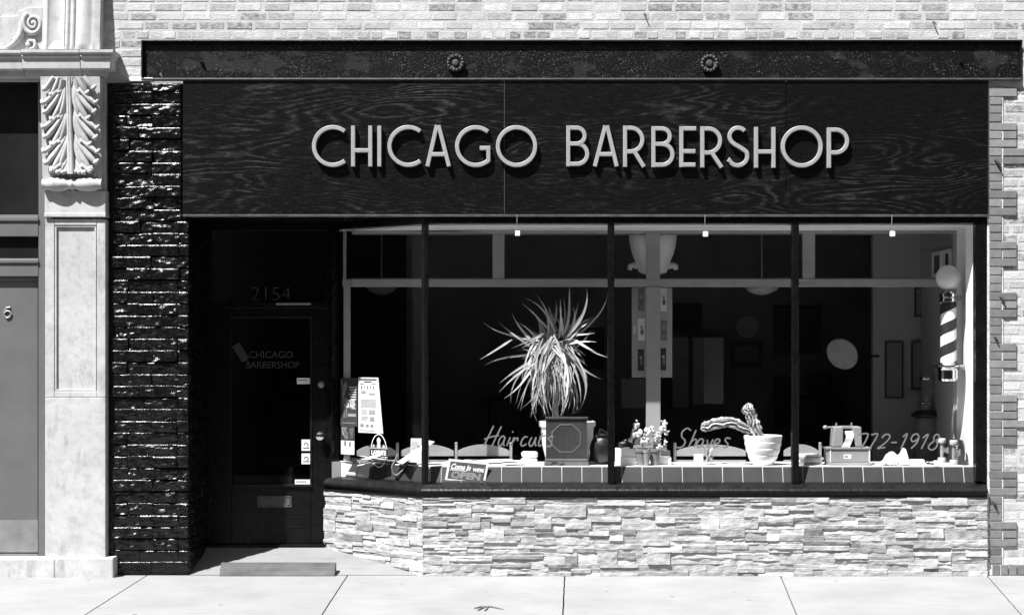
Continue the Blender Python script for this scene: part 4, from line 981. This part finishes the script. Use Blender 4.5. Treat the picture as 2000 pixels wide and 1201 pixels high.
# white boxes, dark toy and woolly cactus cluster
m = MB(); y = .20; m.box(X(1202,y),X(1243,y),y,y+.16,CT,Z(892,y)); bx = m
one(m, 'white_box', K['ceramic'], 'flat white box at the bottom of the pair beside the second mullion', 'box', bevel=.003)
m = MB(); m.shade=.97; m.box(X(1202,y),X(1242,y),y+.006,y+.15,Z(891.6,y),Z(876,y)); one(m, 'white_box', K['ceramic'], 'white box on top of another beside the second mullion, under the dark toy car', 'box', bevel=.003)
m = MB(True); y=.27; zb = Z(875.8,y); c = Vector((X(1223,y),y,zb+.036)); m.ball(c,.036,16,8,(1.9,.9,.75)); m.ball(c+Vector((.01,0,.02)),.025,14,8,(1.6,.9,.9)); tc_ = thing('toy_car','small dark toy car on the white boxes beside the second mullion','toy',(c.x,c.y,zb)); m.build('body',K['darkleather'],tc_)
for sx_ in (-.04,.04):
    m = MB(True); m.lathe([(.0,-.012),(.016,-.012),(.016,.012),(0,.012)], (c.x+sx_,y-.03,zb+.017), 16, Matrix.Rotation(R(90),3,'X')); m.build('wheel',K['dark'],tc_)
m = MB(); y=.24; m.box(X(1286,y),X(1311,y),y,y+.14,CT,Z(893,y)); one(m,'white_box',K['ceramic'],'small white box behind the clay pots right of the woolly cacti','box',bevel=.003)
def spot(px_, y, rr, h, label, mat='clay', blobs=(), bmat='fuzz', nm='potted_cactus'):
    c = Vector((X(px_,y),y,CT)); rt = thing(nm,label,'plant',c,'small cactus pots beside the second mullion')
    m = MB(True); m.lathe([(rr*.72,0),(rr*.95,h*.78),(rr*1.08,h*.79),(rr*1.1,h),(rr*.95,h),(rr*.9,h*.85),(0,h*.84)],c,22); m.build('pot',K[mat],rt)
    m = MB(True)
    for bxx,byy,r_,sq in blobs:
        p = W(bxx,byy,y+r2.uniform(-.03,.03)); m.ball(p,r_*.85,12,9,sq)
        for _ in range(9): m.ball(p+Vector((r2.gauss(0,.6),r2.gauss(0,.5),r2.gauss(0,.75)))*r_, r_*r2.uniform(.28,.5), 9, 6)
    pts = []
    n = len(m.v)
    for i in range(n):
        p = Vector(m.v[i]); m.v[i] = tuple(p + Vector((nz(p.x*70,p.z*70),nz(p.y*70,p.x*60,3),nz(p.z*70,p.y*50,7)))*.0075)
    m.build('cactus',K[bmat],rt,angle=70)
s1=(.8,.8,1.2)
spot(1253,.20,.048,.135,'grey clay pot holding the tallest woolly cactus lobes, leftmost of three',blobs=[(1241,832,.027,s1),(1238,850,.024,s1),(1232,858,.022,(1,1,.9)),(1250,845,.028,(.8,.8,1.3)),(1256,866,.026,s1),(1262,840,.022,s1),(1245,862,.024,s1)])
spot(1263,.14,.026,.130,'slim pale cup with a woolly cactus between the two clay pots',mat='grey',blobs=[(1264,862,.026,s1),(1268,846,.024,s1),(1272,836,.018,s1)])
spot(1279,.20,.044,.135,'grey clay pot of woolly branching cactus, rightmost of three',blobs=[(1285,855,.027,s1),(1292,838,.027,s1),(1297,829,.022,s1),(1302,846,.020,s1),(1279,868,.028,s1),(1276,848,.022,s1),(1288,872,.024,s1),(1299,862,.016,s1),(1297,875,.018,s1)])
# candle glass, glass mug
m = MB(); y=.28; m.box(X(1356,y),X(1374,y),y,y+.07,CT,Z(887,y)); one(m,'candle_block',K['opal'],'small pale square candle beside the drinking glass','candle',bevel=.005)
y=.22; c=Vector((X(1385,y),y,CT)); GL=thing('drinking_glass','clear drinking glass with scraps in it, under the Shaves lettering','glass',c)
m=MB(True); m.lathe([(.034,0),(.038,.005),(.042,.14),(.038,.14),(.034,.012),(0,.011)],c,24); m.build('glass_wall',K['jar'],GL)
m=MB(); 
for i in range(12): m.shade=r2.uniform(.4,1.1); m.obox(c+Vector((r2.uniform(-.018,.018),r2.uniform(-.015,.015),r2.uniform(.03,.12))),[(r2.random(),r2.random(),r2.random()+.2),(r2.random(),-r2.random(),.1),(0,.2,1)],(.014,.007,.018))
m.build('scraps',K['tone'],GL)
sheets('magazine','flat magazines lying between the drinking glass and the white cactus pot','magazine',[(1420,.25,.26,.18,8,0,1),(1400,.3,.24,.18,-10,.003,.75),(1345,.3,.2,.16,5,.0,.8),(1440,.36,.2,.16,20,.006,1)])
sheets('magazine','flat magazine lying just left of the third mullion','magazine',[(1540,.30,.13,.16,-6,0,1)])
# white ribbed bowl with the two-armed cactus
y=.24; c=Vector((X(1490,y),y,CT)); s_=sc(y); CP=thing('potted_cactus','ridged two-armed cactus in a large white stepped bowl','plant',c)
def pr(rp,pyy): return (rp*s_, Z(pyy,y)-CT)
m=MB(True); m.lathe([(18*s_,0),(19*s_,.004),pr(25,899),pr(28,893.5),pr(29.4,889.5),pr(28.9,887.9),pr(32.2,882),pr(33.6,876.5),pr(33.0,874.9),pr(35.2,868.5),pr(36.0,863.6),pr(35.5,862),pr(37.3,855),pr(37.8,851),pr(36.8,849.8),pr(34,852),pr(33,858)],c,48); m.build('bowl',K['ceramic'],CP,angle=25)
m=MB(True); m.lathe([(0,pr(0,857)[1]),(33*s_,pr(0,857)[1])],c,24); m.build('soil',K['soil'],CP)
def cact(pts, rs, ribs=8):
    pts=[Vector(p) for p in pts]; n=len(pts); seg=ribs*4; vs=[]; prev=None
    for i,p in enumerate(pts):
        t=(pts[min(i+1,n-1)]-pts[max(i-1,0)]).normalized(); a=(prev-t*prev.dot(t)) if prev else t.cross(Vector((0,1,.1))); a.normalize(); b=t.cross(a); prev=a
        for k in range(seg):
            q=2*math.pi*k/seg+.22*math.sin(i*.42)+.18*nz(i*.3,2.5); r=rs[i]*(1+.16*nz(i*.45,(k//4)*1.7,rs[0]*90))*(1+.30*math.cos(2*math.pi*k/seg*ribs)*(1+.35*math.sin(i*1.3+(k//4)*2.1)))*(1+.10*math.sin(i*2.9+(k//4)*1.7)*max(0,math.cos(q*ribs)))
            vs.append(p+a*math.cos(q)*r+b*math.sin(q)*r)
    nv_=len(pts)
    for kk_ in range(seg):
        m.shade = 1.45 if kk_%4 in (0,3) else .58  # rib valleys darkened in the colour like shade, ridges pale like spines
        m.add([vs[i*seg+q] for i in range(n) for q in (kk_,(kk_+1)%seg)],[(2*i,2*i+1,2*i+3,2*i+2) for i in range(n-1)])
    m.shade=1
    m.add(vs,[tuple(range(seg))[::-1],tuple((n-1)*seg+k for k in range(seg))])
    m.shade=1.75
    for i in range(2,nv_-2,3):
        for rb in range(ribs):
            p=Vector(vs[i*seg+rb*4]); m.ball(p+Vector((r2.uniform(-.004,.004),0,r2.uniform(-.004,.004))),rs[i]*r2.uniform(.06,.15),6,4,(1.3,1,.9))
def sm(P,n=8):
    P=[Vector(p) for p in P]; Q=[]
    for i in range(len(P)-1):
        p0,p1,p2,p3=P[max(i-1,0)],P[i],P[i+1],P[min(i+2,len(P)-1)]
        for j in range(n): t=j/n; Q.append(.5*((2*p1)+(p2-p0)*t+(2*p0-5*p1+4*p2-p3)*t*t+(3*p1-p0-3*p2+p3)*t**3))
    return Q+[P[-1]]
def lr(R0,n): return [R0[min(int(i/8),len(R0)-1)]*(1-(i%8)/8)+R0[min(int(i/8)+1,len(R0)-1)]*((i%8)/8) for i in range(n)]
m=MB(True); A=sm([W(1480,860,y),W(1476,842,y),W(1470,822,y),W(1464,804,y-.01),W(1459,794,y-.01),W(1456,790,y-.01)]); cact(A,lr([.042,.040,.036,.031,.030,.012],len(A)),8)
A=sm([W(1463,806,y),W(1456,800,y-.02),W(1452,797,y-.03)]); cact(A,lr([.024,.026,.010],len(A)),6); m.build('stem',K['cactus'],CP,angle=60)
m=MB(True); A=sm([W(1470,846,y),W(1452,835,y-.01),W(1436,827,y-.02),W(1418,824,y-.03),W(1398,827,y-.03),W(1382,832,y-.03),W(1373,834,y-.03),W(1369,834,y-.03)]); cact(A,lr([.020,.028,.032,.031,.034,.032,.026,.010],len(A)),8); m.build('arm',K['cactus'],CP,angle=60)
# books and papers by the third mullion
for k,(a,b,t,u,sh,yy) in enumerate(((1556,1608,903,907,.35,.22),(1558,1606,898,902.6,1.0,.23),(1562,1609,893.5,897.6,.45,.22),(1557,1602,889,893.1,1.0,.235))):
    m=MB(); m.shade=sh; m.box(X(a,yy),X(b,yy),yy,yy+.17,CT+.0205*k,CT+.0205*k+.019)
    one(m,'magazine',K['paper'],['dark bottom book of the stack behind the third mullion','white book second from the bottom of the stack behind the third mullion','grey book second from the top of the stack behind the third mullion','white top book of the stack behind the third mullion'][k],'book','books stacked behind the third mullion',bevel=.002).name='book'
# wooden till box with the adding machine
y=.17; x0,x1=X(1614,y),X(1702,y); zt=Z(873.5,y)
TB=thing('till_box','pale wooden cash box with a paper label under the adding machine','box',((x0+x1)/2,y+.1,CT))
m=MB(); m.box(x0+.012,x1-.006,y+.004,y+.2,CT+.022,zt-.0165); m.build('case',K['wood'],TB,bevel=.003)
m=MB(); m.box(x0,x1,y-.006,y+.21,zt-.016,zt); m.build('lid',K['wood'],TB,bevel=.004)
m=MB(); m.box(x0+.016,x1+.002,y-.010,y+.21,CT,CT+.0215); m.build('base_moulding',K['wood'],TB,bevel=.004)
m=MB(); m.shade=.9; m.box(X(1648,y),X(1663,y),y+.002,y+.0036,Z(896,y),Z(887,y)); lb=m.build('label_plate',K['paper'],TB); 
m=MB(); m.box(X(1650,y),X(1656,y),y+.0012,y+.0018,Z(893,y),Z(890,y)); m.build('printed_mark',K['clay'],lb)
for a in (1621,1697):
    m=MB(); m.shade=1; m.box(X(a,y),X(a+2.2,y),y-.0,y+.0036,CT+.026,zt-.018); m.build('corner_strip',K['paper'],TB)
AM=thing('adding_machine','old crank adding machine with a curling paper roll on the wooden cash box','adding machine',(X(1655,.22),.24,zt+.001)); za=zt+.001; yf=.19
def side(a0,a1,b0,b1): 
    m=MB(); zt2=Z(833,.2)
    m.prism([(X(a0,.2),za),(X(a1,.2),za),(X(b1,.2),zt2),(X(b0,.2),zt2)],lambda p,q,d:(p,d,q),yf,yf+.16); return m.build('side_housing',K['grey'],AM,bevel=.010,seg=3)
side(1625,1647,1629,1647); side(1671,1684,1665,1682)
m=MB(); m.box(X(1647.3,.2),X(1670.5,.2),yf+.05,yf+.15,za,Z(845,.2)); m.build('keyboard_deck',K['dark'],AM,bevel=.004)
m=MB(); m.box(X(1644,.2),X(1668,.2),yf+.08,yf+.14,Z(838,.2),Z(832.5,.2)); m.build('top_bar',K['grey'],AM,bevel=.003)
m=MB(True); m.tube([(X(1652,.2),yf+.04,Z(846,.2)),(X(1668.5,.2),yf+.04,Z(846,.2))],.018,14); m.build('paper_roll',K['paper'],AM)
m=MB(True); m.grid(lambda u,v:(X(1652.5+15*u-9*v**2.2,.2)+.0, yf+.02-.035*v-.012*math.sin(v*5),Z(847+26*v-3*math.sin(v*3.1),.2)+.004*math.sin(u*3)),6,12); m.build('paper_strip',K['paper'],AM)
m=MB(True); c=Vector((X(1626,.2),yf+.06,Z(834.5,.2))); m.tube([c+Vector((.03,0,0)),c+Vector((-.035,0,.0))],.007,8); m.ball(c+Vector((-.048,0,0)),.015,12,8,(1.5,1,1)); m.build('crank_handle',K['steel'],AM)
m=MB(True)
for a in (1637,1667): m.tube([(X(a,.2),yf+.1,Z(834,.2)),(X(a,.2),yf+.1,Z(826,.2))],.008,8)
m.build('knob',K['steel'],AM)
# crumpled cloth, white box, pliers
m=MB(True); y=.24
def clothf(u,v):
    u2=u+.05*nz(u*4,v*3,9); ridge=.085*math.exp(-((u2-.78)/.10)**2)+.060*math.exp(-((u2-.36-.12*v)/.16)**2)+.050*math.exp(-((u2-.62)/.2)**2)
    fold=.030*abs(nz(u*5+v*2,v*4-u,2))+.014*abs(nz(u*13,v*11,5))
    h=(ridge*math.sin(math.pi*min(1,.08+v*.95))**.6+fold)*min(1,min(u,1-u)*6+.04)*min(1,v*6+.1)
    return (X(1702+82*u+5*nz(u*3,v*3),y), .14+.22*v+.03*nz(u*4,v*3,4), CT+.002+h)
m.grid(clothf,60,30); one(m,'crumpled_cloth',K['cloth'],'crumpled pale cloth heaped on the counter right of the cash box','cloth',angle=70)
m=MB(); y=.2; m.box(X(1780,y),X(1806,y),y,y+.08,CT,Z(897.5,y)); one(m,'white_box',K['ceramic'],'thin white box lying between the crumpled cloth and the pliers','box',bevel=.003)
m=MB(True); y=.2; m.tube([(X(1805,y),y-.02,CT+.03),(X(1812,y),y,CT+.014),(X(1825,y),y+.02,CT+.012)],[.004,.007,.005],8); m.tube([(X(1815,y),y-.03,CT+.035),(X(1811,y),y+.005,CT+.012),(X(1824,y),y-.01,CT+.008)],[.004,.007,.004],8)
one(m,'pliers',K['dark'],'small dark pliers lying on the counter left of the skateboard','pliers')
m=MB(); y=.25; m.box(X(1826,y),X(1842,y),y,y+.05,CT,Z(899.5,y)); one(m,'white_box',K['ceramic'],'small pale box beneath the skateboard wheels','box',bevel=.003)
# skateboard standing on its edge in the corner
sa=R(95); lv=Vector((math.cos(sa),math.sin(sa),0)); nv=Vector((-math.sin(sa),math.cos(sa),0)); f0=Vector((3.572,.135,CT)); SB=thing('skateboard','skateboard standing on its long edge in the window corner, wheels facing left','skateboard',f0)
m=MB(); n=10; hw=.10; LL=.50; pl=[]
for i in range(n+1): q=R(-90+180*i/n); pl.append((LL-.06+.06*math.cos(q),hw+hw*math.sin(q)*.98))
for i in range(n+1): q=R(90+180*i/n); pl.append((.06+.06*math.cos(q),hw+hw*math.sin(q)*.98))
m.prism(pl,lambda a,b,d:f0+lv*a+nv*d+Vector((0,0,b+.0015)),0,.012); dk=m.build('deck',K['dark'],SB,bevel=.003)
m=MB(); g=.0128
for i in range(9): m.shade=1; m.add([f0+lv*(.12+a)+nv*g+Vector((0,0,b)) for a,b in ((0,.03+.016*i),(.10,.03+.016*i),(.10,.038+.016*i),(0,.038+.016*i))],[(0,1,2,3)])
m.build('deck_graphic',K['tone'],dk)
for la in (.10,.40):
    c=f0+lv*la+Vector((0,0,hw)); m=MB(); m.obox(c+nv*.017,[lv,nv,(0,0,1)],(.035,.005,.026)); m.obox(c+nv*.036,[lv,nv,(0,0,1)],(.014,.018,.016)); tr=m.build('truck',K['steel'],SB,bevel=.003)
    m=MB(True); m.tube([c+nv*.058+Vector((0,0,-.092)),c+nv*.058+Vector((0,0,-.04)),c+nv*.054,c+nv*.058+Vector((0,0,.04)),c+nv*.058+Vector((0,0,.092))],[.008,.015,.020,.015,.008],10); m.build('axle',K['steel'],tr)
    for s in (-1,1):
        m=MB(True); m.lathe([(.010,-.019),(.029,-.019),(.033,-.012),(.033,.012),(.029,.019),(.010,.019)],c+nv*.058+Vector((0,0,s*.078)),22); m.build('wheel',K['rubber'],tr)
# barber pole on the return wall
y=.36; cx_=X(1856,y)-.015; q_=sc(y); BP=thing('barber_pole','striped barber pole with a round white globe and chrome caps on the right return wall','barber pole',(cx_,y,Z(745,y)))
zz=lambda p:Z(p,y)
m=MB(True); m.ball((cx_,y,zz(542.5)),24.6*q_,32,20); m.build('globe',K['opal'],BP)
m=MB(True); m.lathe([(9*q_,zz(568)),(11*q_,zz(570)),(11*q_,zz(573)),(18*q_,zz(573.5)),(18*q_,zz(580)),(15*q_,zz(581)),(17.5*q_,zz(583)),(17.5*q_,zz(589)),(15*q_,zz(591))],(cx_,y,0),32); m.build('top_cap',K['chrome'],BP,angle=25)
m=MB(True); m.shade=1; m.lathe([(15.6*q_,zz(711)),(15.6*q_,zz(590))],(cx_,y,0),40); cyl=m.build('cylinder',K['ceramic'],BP)
m=MB(True); rr=15.9*q_; H=zz(590.5)-zz(710.5); nt=64; turns=1.0
for k in range(3):   # three dark helical stripes round the white cylinder
    vs=[];NS=80; pitch=H/3.55
    for i in range(NS+1):
        a=2*math.pi*i/NS
        z0=zz(710.5)+ (k-.0)*pitch*1.0
    base_=[(q*pitch) for q in range(-3,6)]
for kb in range(-3,6):
    NS=72; pitch=H/2.86; vs=[]; fs=[]
    for i in range(NS+1):
        a=-math.pi+2*math.pi*i/NS; lo=zz(710.5)+kb*pitch+pitch*1.0*(i/NS)*1.0; hi=lo+pitch*.50
        lo=min(max(lo,zz(710.5)),zz(590.5)); hi=min(max(hi,zz(710.5)),zz(590.5)); vs+=[(cx_+rr*math.sin(a),y-rr*math.cos(a),lo),(cx_+rr*math.sin(a),y-rr*math.cos(a),hi)]
    for i in range(NS):
        if vs[2*i+1][2]-vs[2*i][2]>1e-5 or vs[2*i+3][2]-vs[2*i+2][2]>1e-5: fs.append((2*i,2*i+2,2*i+3,2*i+1))
    if fs: m.add(vs,fs)
m.build('stripes',K['dark'],cyl)
m=MB(True); m.lathe([(17*q_,zz(708)),(19*q_,zz(709)),(29*q_,zz(713.5)),(29*q_,zz(716)),(23*q_,zz(719)),(21*q_,zz(721)),(20*q_,zz(723)),(20*q_,zz(740)),(17*q_,zz(744)),(8*q_,zz(746)),(0,zz(746))],(cx_,y,0),36); m.build('bottom_cap',K['chrome'],BP,angle=25)
m=MB(); 
for p0,p1 in ((577,587),(714,722)): m.box(cx_+15*q_,3.625,y-.012,y+.012,zz(p1),zz(p0))
m.build('wall_bracket',K['steel'],BP)
# little sunlit bulbs on short wires
for px_,py_,lab in ((1011,456,'small white hanging bulb left of the second mullion, above the spiky plant'),(1378,457.5,'small white hanging bulb between the second and third mullions'),(1743,457,'small white hanging bulb nearest the barber pole')):
    y=-.052; p=W(px_,py_,y); rt=thing('hanging_bulb',lab,'bulb',p,'little bulbs hanging from the lower edge of the sign'); m=MB(); m.box(p.x-.019,p.x+.019,y-.019,y+.019,p.z-.02,p.z+.02); m.build('shade',K['glow'],rt,bevel=.004)
    m=MB(True); m.tube([(p.x,y,p.z+.02),(p.x-.006,y,p.z+.035),(p.x-.004,y,2.800),(p.x-.004,-.030,2.806)],.003,6); m.build('wire',K['steel'],rt)
# ------------------------------------------------------------------ things inside the shop
y=.92; c=Vector((X(1275,y),y,0)); s_=sc(y); UR=thing('urn_lamp','large pale urn-shaped hanging lamp with curled handles behind the main partition post','lamp',(c.x,y,Z(535,y)))
m=MB(True); m.lathe([(0,Z(536,y)),(16*s_,Z(536,y)),(26*s_,Z(533,y)),(30*s_,Z(526,y)),(31*s_,Z(520,y)),(34*s_,Z(512,y)),(40*s_,Z(498,y)),(45*s_,Z(480,y)),(47*s_,Z(460,y)),(47*s_,Z(430,y)),(40*s_,Z(420,y))],c,40); m.build('bowl',K['opal'],UR)
for s in (-1,1):
    m=MB(True); m.tube([W(1275+s*30,520,y),W(1275+s*38,518,y),W(1275+s*44,520,y),W(1275+s*45.5,527,y)],[.028,.026,.024,.020],10); m.build('handle',K['opal'],UR)
m=MB(True); m.tube([(c.x,y,Z(422,y)),(c.x,y,3.36)],.012,8); m.build('rod',K['steel'],UR)
def pend(px_,py_,y,rw,lab):
    s_=sc(y); c=Vector((X(px_,y),y,0)); rt=thing('pendant_lamp',lab,'lamp',(c.x,y,Z(py_,y)),'round pendant lamps in the room'); m=MB(True); m.lathe([(0,Z(py_,y)),(rw*.45*s_,Z(py_-3,y)),(rw*.8*s_,Z(py_-8,y)),(rw*s_,Z(py_-14,y)),(rw*.9*s_,Z(py_-17,y)),(4*s_,Z(py_-26,y)),(0,Z(py_-27,y))],c,30); m.build('shade',K['opal'],rt)
    m=MB(True); m.tube([(c.x,y,Z(py_-26,y)),(c.x,y,3.36)],.008,6); m.build('cord',K['steel'],rt)
pend(1488,577,2.2,33,'shallow white pendant bowl lamp hanging below the transom rail right of centre'); pend(745,577,4.4,30,'dim pendant bowl lamp deep in the room behind the angled window')
# photo rack hung behind the main post
y=.80; x0,x1=X(1234,y),X(1313,y); PR=thing('photo_board','grey hanging board with two columns of pinned photographs behind the main post','photo board',((x0+x1)/2,y,Z(737,y)))
m=MB(); m.box(x0,x1,y,y+.012,Z(737,y),Z(562,y)); bd=m.build('board',K['wall_mid'],PR,bevel=.002)
for a,b,t,u,mt,sh in ((1246,1258,563,607,'tone',.35),(1246,1260,622,665,'paper',1.0),(1245.5,1258,682,724,'ink',1),(1290,1302,563,608,'paper',.9),(1290,1303,625,665,'tone',.35),(1290,1301,680,723,'ink',1)):
    m=MB(); m.shade=sh; m.box(X(a,y),X(b,y),y-.002,y-.0003,Z(u,y),Z(t,y)); ph=m.build('photograph',K[mt],bd)
    m=MB(); m.shade=.6; zc0=Z((t+u)/2,y); m.ball((X((a+b)/2,y),y-.003,zc0+.02),.012,10,6,(1,.12,1.3)); m.shade=.3; m.ball((X((a+b)/2+1,y),y-.003,zc0-.02),.016,10,6,(.9,.12,1.6)); m.build('printed_figure',K['tone'],ph)
m=MB(); m.shade=.8; m.box(X(1237,y),X(1241.5,y),y-.002,y-.0003,Z(651,y),Z(637,y)); m.build('tag',K['paper'],bd)
def framed(px0,px1,py0,py1,y,label,fmat='dark',pmat='tone',psh=.3,name='framed_picture',fw=4,cat='picture'):
    x0,x1,z0,z1=X(px0,y),X(px1,y),Z(py1,y),Z(py0,y); f=fw*sc(y); rt=thing(name,label,cat,((x0+x1)/2,y,z0),'framed pictures on the shop walls' if name=='framed_picture' else None)
    m=MB(); m.box(x0,x0+f,y-.03,y-.001,z0,z1); m.box(x1-f,x1,y-.03,y-.001,z0,z1); m.box(x0+f+.0003,x1-f-.0003,y-.03,y-.001,z0,z0+f); m.box(x0+f+.0003,x1-f-.0003,y-.03,y-.001,z1-f,z1); m.build('frame',K[fmat],rt)
    m=MB(); m.shade=psh; m.box(x0+f-.001,x1-f+.001,y-.016,y-.002,z0+f-.001,z1-f+.001); m.build('print',K[pmat],rt); return rt
framed(1426,1489,667,717,4.49,'dark framed picture on the back wall, directly below the hanging plate',psh=.30,fw=8)
framed(1512,1602,597,690,4.49,'largest dark framed picture on the back wall, partly behind the third mullion',psh=.12,fw=6)
framed(1314,1371,592,645,4.49,'dark square picture high on the back wall, right of the photo board',psh=.03)
framed(1100,1180,640,720,4.49,'dark picture on the back wall behind the spiky plant',psh=.12)
framed(1512,1548,735,830,4.49,'narrow dark picture low on the back wall just left of the third mullion',psh=.12)
framed(1728,1763,667,777,2.05,'tall narrow framed drawing on the grey alcove wall, left of the water dispenser',psh=.36,pmat='grey' if False else 'tone',fw=2.5)
framed(1779,1816,667,760,2.02,'tall narrow framed drawing above the water dispenser',psh=.36,fw=2.5)
framed(1786,1813,562,619,2.03,'framed picture high on the alcove wall just below the transom rail',psh=.36,fw=2.5)
m=MB(True); p=W(1459,638,4.47); m.lathe([(.0,0),(.06,.0),(.085,.012),(.12,.02),(.118,.026),(.0,.01)],p,30,Matrix.Rotation(R(90),3,'X')); one(m,'wall_plate',K['wall_mid'],'round decorative plate hanging on the back wall above a framed picture','plate')
# pictures on the side wall seen in steep perspective
def sidepic(y0,y1,py0,py1,label,psh):
    ym=(y0+y1)/2; z0,z1=Z(py1,ym),Z(py0,ym); rt=thing('framed_picture',label,'picture',(3.62,ym,z0),'framed pictures on the shop walls'); m=MB(); f=.03
    for a,b,c_,d_ in ((y0,y0+f,z0,z1),(y1-f,y1,z0,z1),(y0+f+.0003,y1-f-.0003,z0,z0+f),(y0+f+.0003,y1-f-.0003,z1-f,z1)): m.box(3.60,3.629,a,b,c_,d_)
    m.build('frame',K['paper'],rt); m=MB(); m.shade=psh; m.box(3.612,3.628,y0+f-.001,y1-f+.001,z0+f-.001,z1-f+.001); m.build('print',K['ink'],rt)
sidepic(.80,1.02,488,536,'pale framed picture with a black print, high on the right side wall near the window',.8); sidepic(1.12,1.45,492,540,'pale framed picture with a grey print, farther back on the right side wall',3)
# mirror unit, tilted mirrors, panels
MC=thing('mirror_cabinet','tall pale mirror cabinet with a dark divider, right of the main post','mirror',(X(1375,4.1),4.25,Z(796,4.1))); yy=4.1
m=MB(); m.box(X(1314,yy),X(1346,yy),yy,yy+.3,Z(796,yy),Z(659,yy)); m.build('dark_panel',K['grey'],MC)
m=MB(); m.box(X(1346.5,yy),X(1353,yy),yy-.03,yy+.3,Z(796,yy),Z(655,yy)); m.build('divider',K['dark'],MC)
m=MB(); m.box(X(1353.5,yy),X(1374,yy),yy,yy+.3,Z(790,yy),Z(659,yy)); m.build('left_mirror',K['wall_mid'],MC)
m=MB(); m.box(X(1374.5,yy),X(1413,yy),yy-.01,yy+.3,Z(788,yy),Z(659,yy)); m.build('right_mirror',K['mirror'],MC)
m=MB(); yy=3.2; m.box(X(1214,yy),X(1261,yy),yy,yy+.05,Z(796,yy),Z(740,yy)); one(m,'grey_panel',K['wall_mid'],'plain grey panel standing low in the room left of the main post','panel')
m=MB(True); yy=1.35; c=W(1645,691,yy); u=Vector((math.cos(R(-42)),0,math.sin(R(-42)))); v=Vector((-u.z,0,u.x)); DM=thing('shaving_mirror','tilted oval white shaving mirror on a dark arm in the middle of the right pane','mirror',(c.x,yy,c.z))
mt=Matrix((u,v,Vector((0,-1,0)))).transposed(); m.lathe([(0,.012),(.112,.012),(.122,.004),(.122,-.004),(.11,-.012),(0,-.012)],c,40,mt,sx=1.18); m.build('face',K['grey'],DM)
m=MB(True); m.tube([c+Vector((0,.012,0)),c+Vector((.03,.25,-.01)),c+Vector((.10,.55,-.02)),(X(1716,2.05),2.049,c.z-.02)],[.007,.006,.006,.012],8); m.build('arm',K['darkleather'],DM)
yy=1.5; c=Vector((X(1812,yy),yy,0)); s_=sc(yy); WD=thing('water_dispenser','glass water jar on a round grey barrel stand in front of the alcove wall','water dispenser',(c.x,yy,.15))
m=MB(True); m.lathe([(.0,.142),(24*s_,.142),(27*s_,.4),(28*s_,Z(860,yy)),(26*s_,Z(822,yy)),(24*s_,Z(815,yy)),(0,Z(814,yy))],c,30); m.build('barrel',K['clay'],WD)
m=MB(True); m.lathe([(0,Z(813.5,yy)),(31*s_,Z(813.5,yy)),(32*s_,Z(809,yy)),(22*s_,Z(801,yy)),(0,Z(801,yy))],c,30); m.build('rim',K['dark'],WD)
m=MB(True); m.lathe([(22*s_,Z(800.5,yy)),(21*s_,Z(790,yy)),(17*s_,Z(784,yy)),(16*s_,Z(748,yy)),(18*s_,Z(740,yy)),(16*s_,Z(732,yy)),(0,Z(728,yy))],c,30); m.build('jar',K['jar'],WD)
m=MB(True); m.lathe([(18.5*s_,Z(741,yy)),(19*s_,Z(739,yy)),(18.5*s_,Z(737,yy))],c,30); m.lathe([(17*s_,Z(785,yy)),(20*s_,Z(786,yy)),(20*s_,Z(788,yy))],c,30); m.build('chrome_ring',K['chrome'],WD)
# two barber chairs deep in the dim room
def chair(px_,yy,lab):
    c=Vector((X(px_,yy),yy,ZT)); rt=thing('barber_chair',lab,'barber chair',c,'barber chairs in the dim room')
    m=MB(); m.box(c.x-.27,c.x+.27,yy-.28,yy+.26,ZT+.50,ZT+.62); m.build('seat',K['darkleather'],rt,bevel=.04,seg=3)
    m=MB(); m.box(c.x-.25,c.x+.25,yy+.27,yy+.38,ZT+.55,ZT+1.15); m.build('backrest',K['darkleather'],rt,bevel=.04,seg=3)
    m=MB(); m.box(c.x-.13,c.x+.13,yy+.28,yy+.36,ZT+1.2,ZT+1.36); m.build('headrest',K['darkleather'],rt,bevel=.03,seg=3)
    for s in (-1,1): m=MB(); m.box(c.x+s*.32-.04,c.x+s*.32+.04,yy-.26,yy+.26,ZT+.72,ZT+.79); m.box(c.x+s*.32-.02,c.x+s*.32+.02,yy-.02,yy+.06,ZT+.5,ZT+.7195); m.build('armrest',K['darkleather'],rt,bevel=.01)
    m=MB(True); m.lathe([(.0,0),(.32,.0),(.31,.03),(.09,.06),(.08,.5),(0,.5)],c,28); m.build('pedestal',K['steel'],rt,angle=30)
chair(560,3.2,'dim barber chair seen through the entrance door glass'); chair(1000,3.4,'dim barber chair in the dark room behind the spiky plant'); chair(1610,3.9,'dim barber chair in the dark room behind the adding machine')
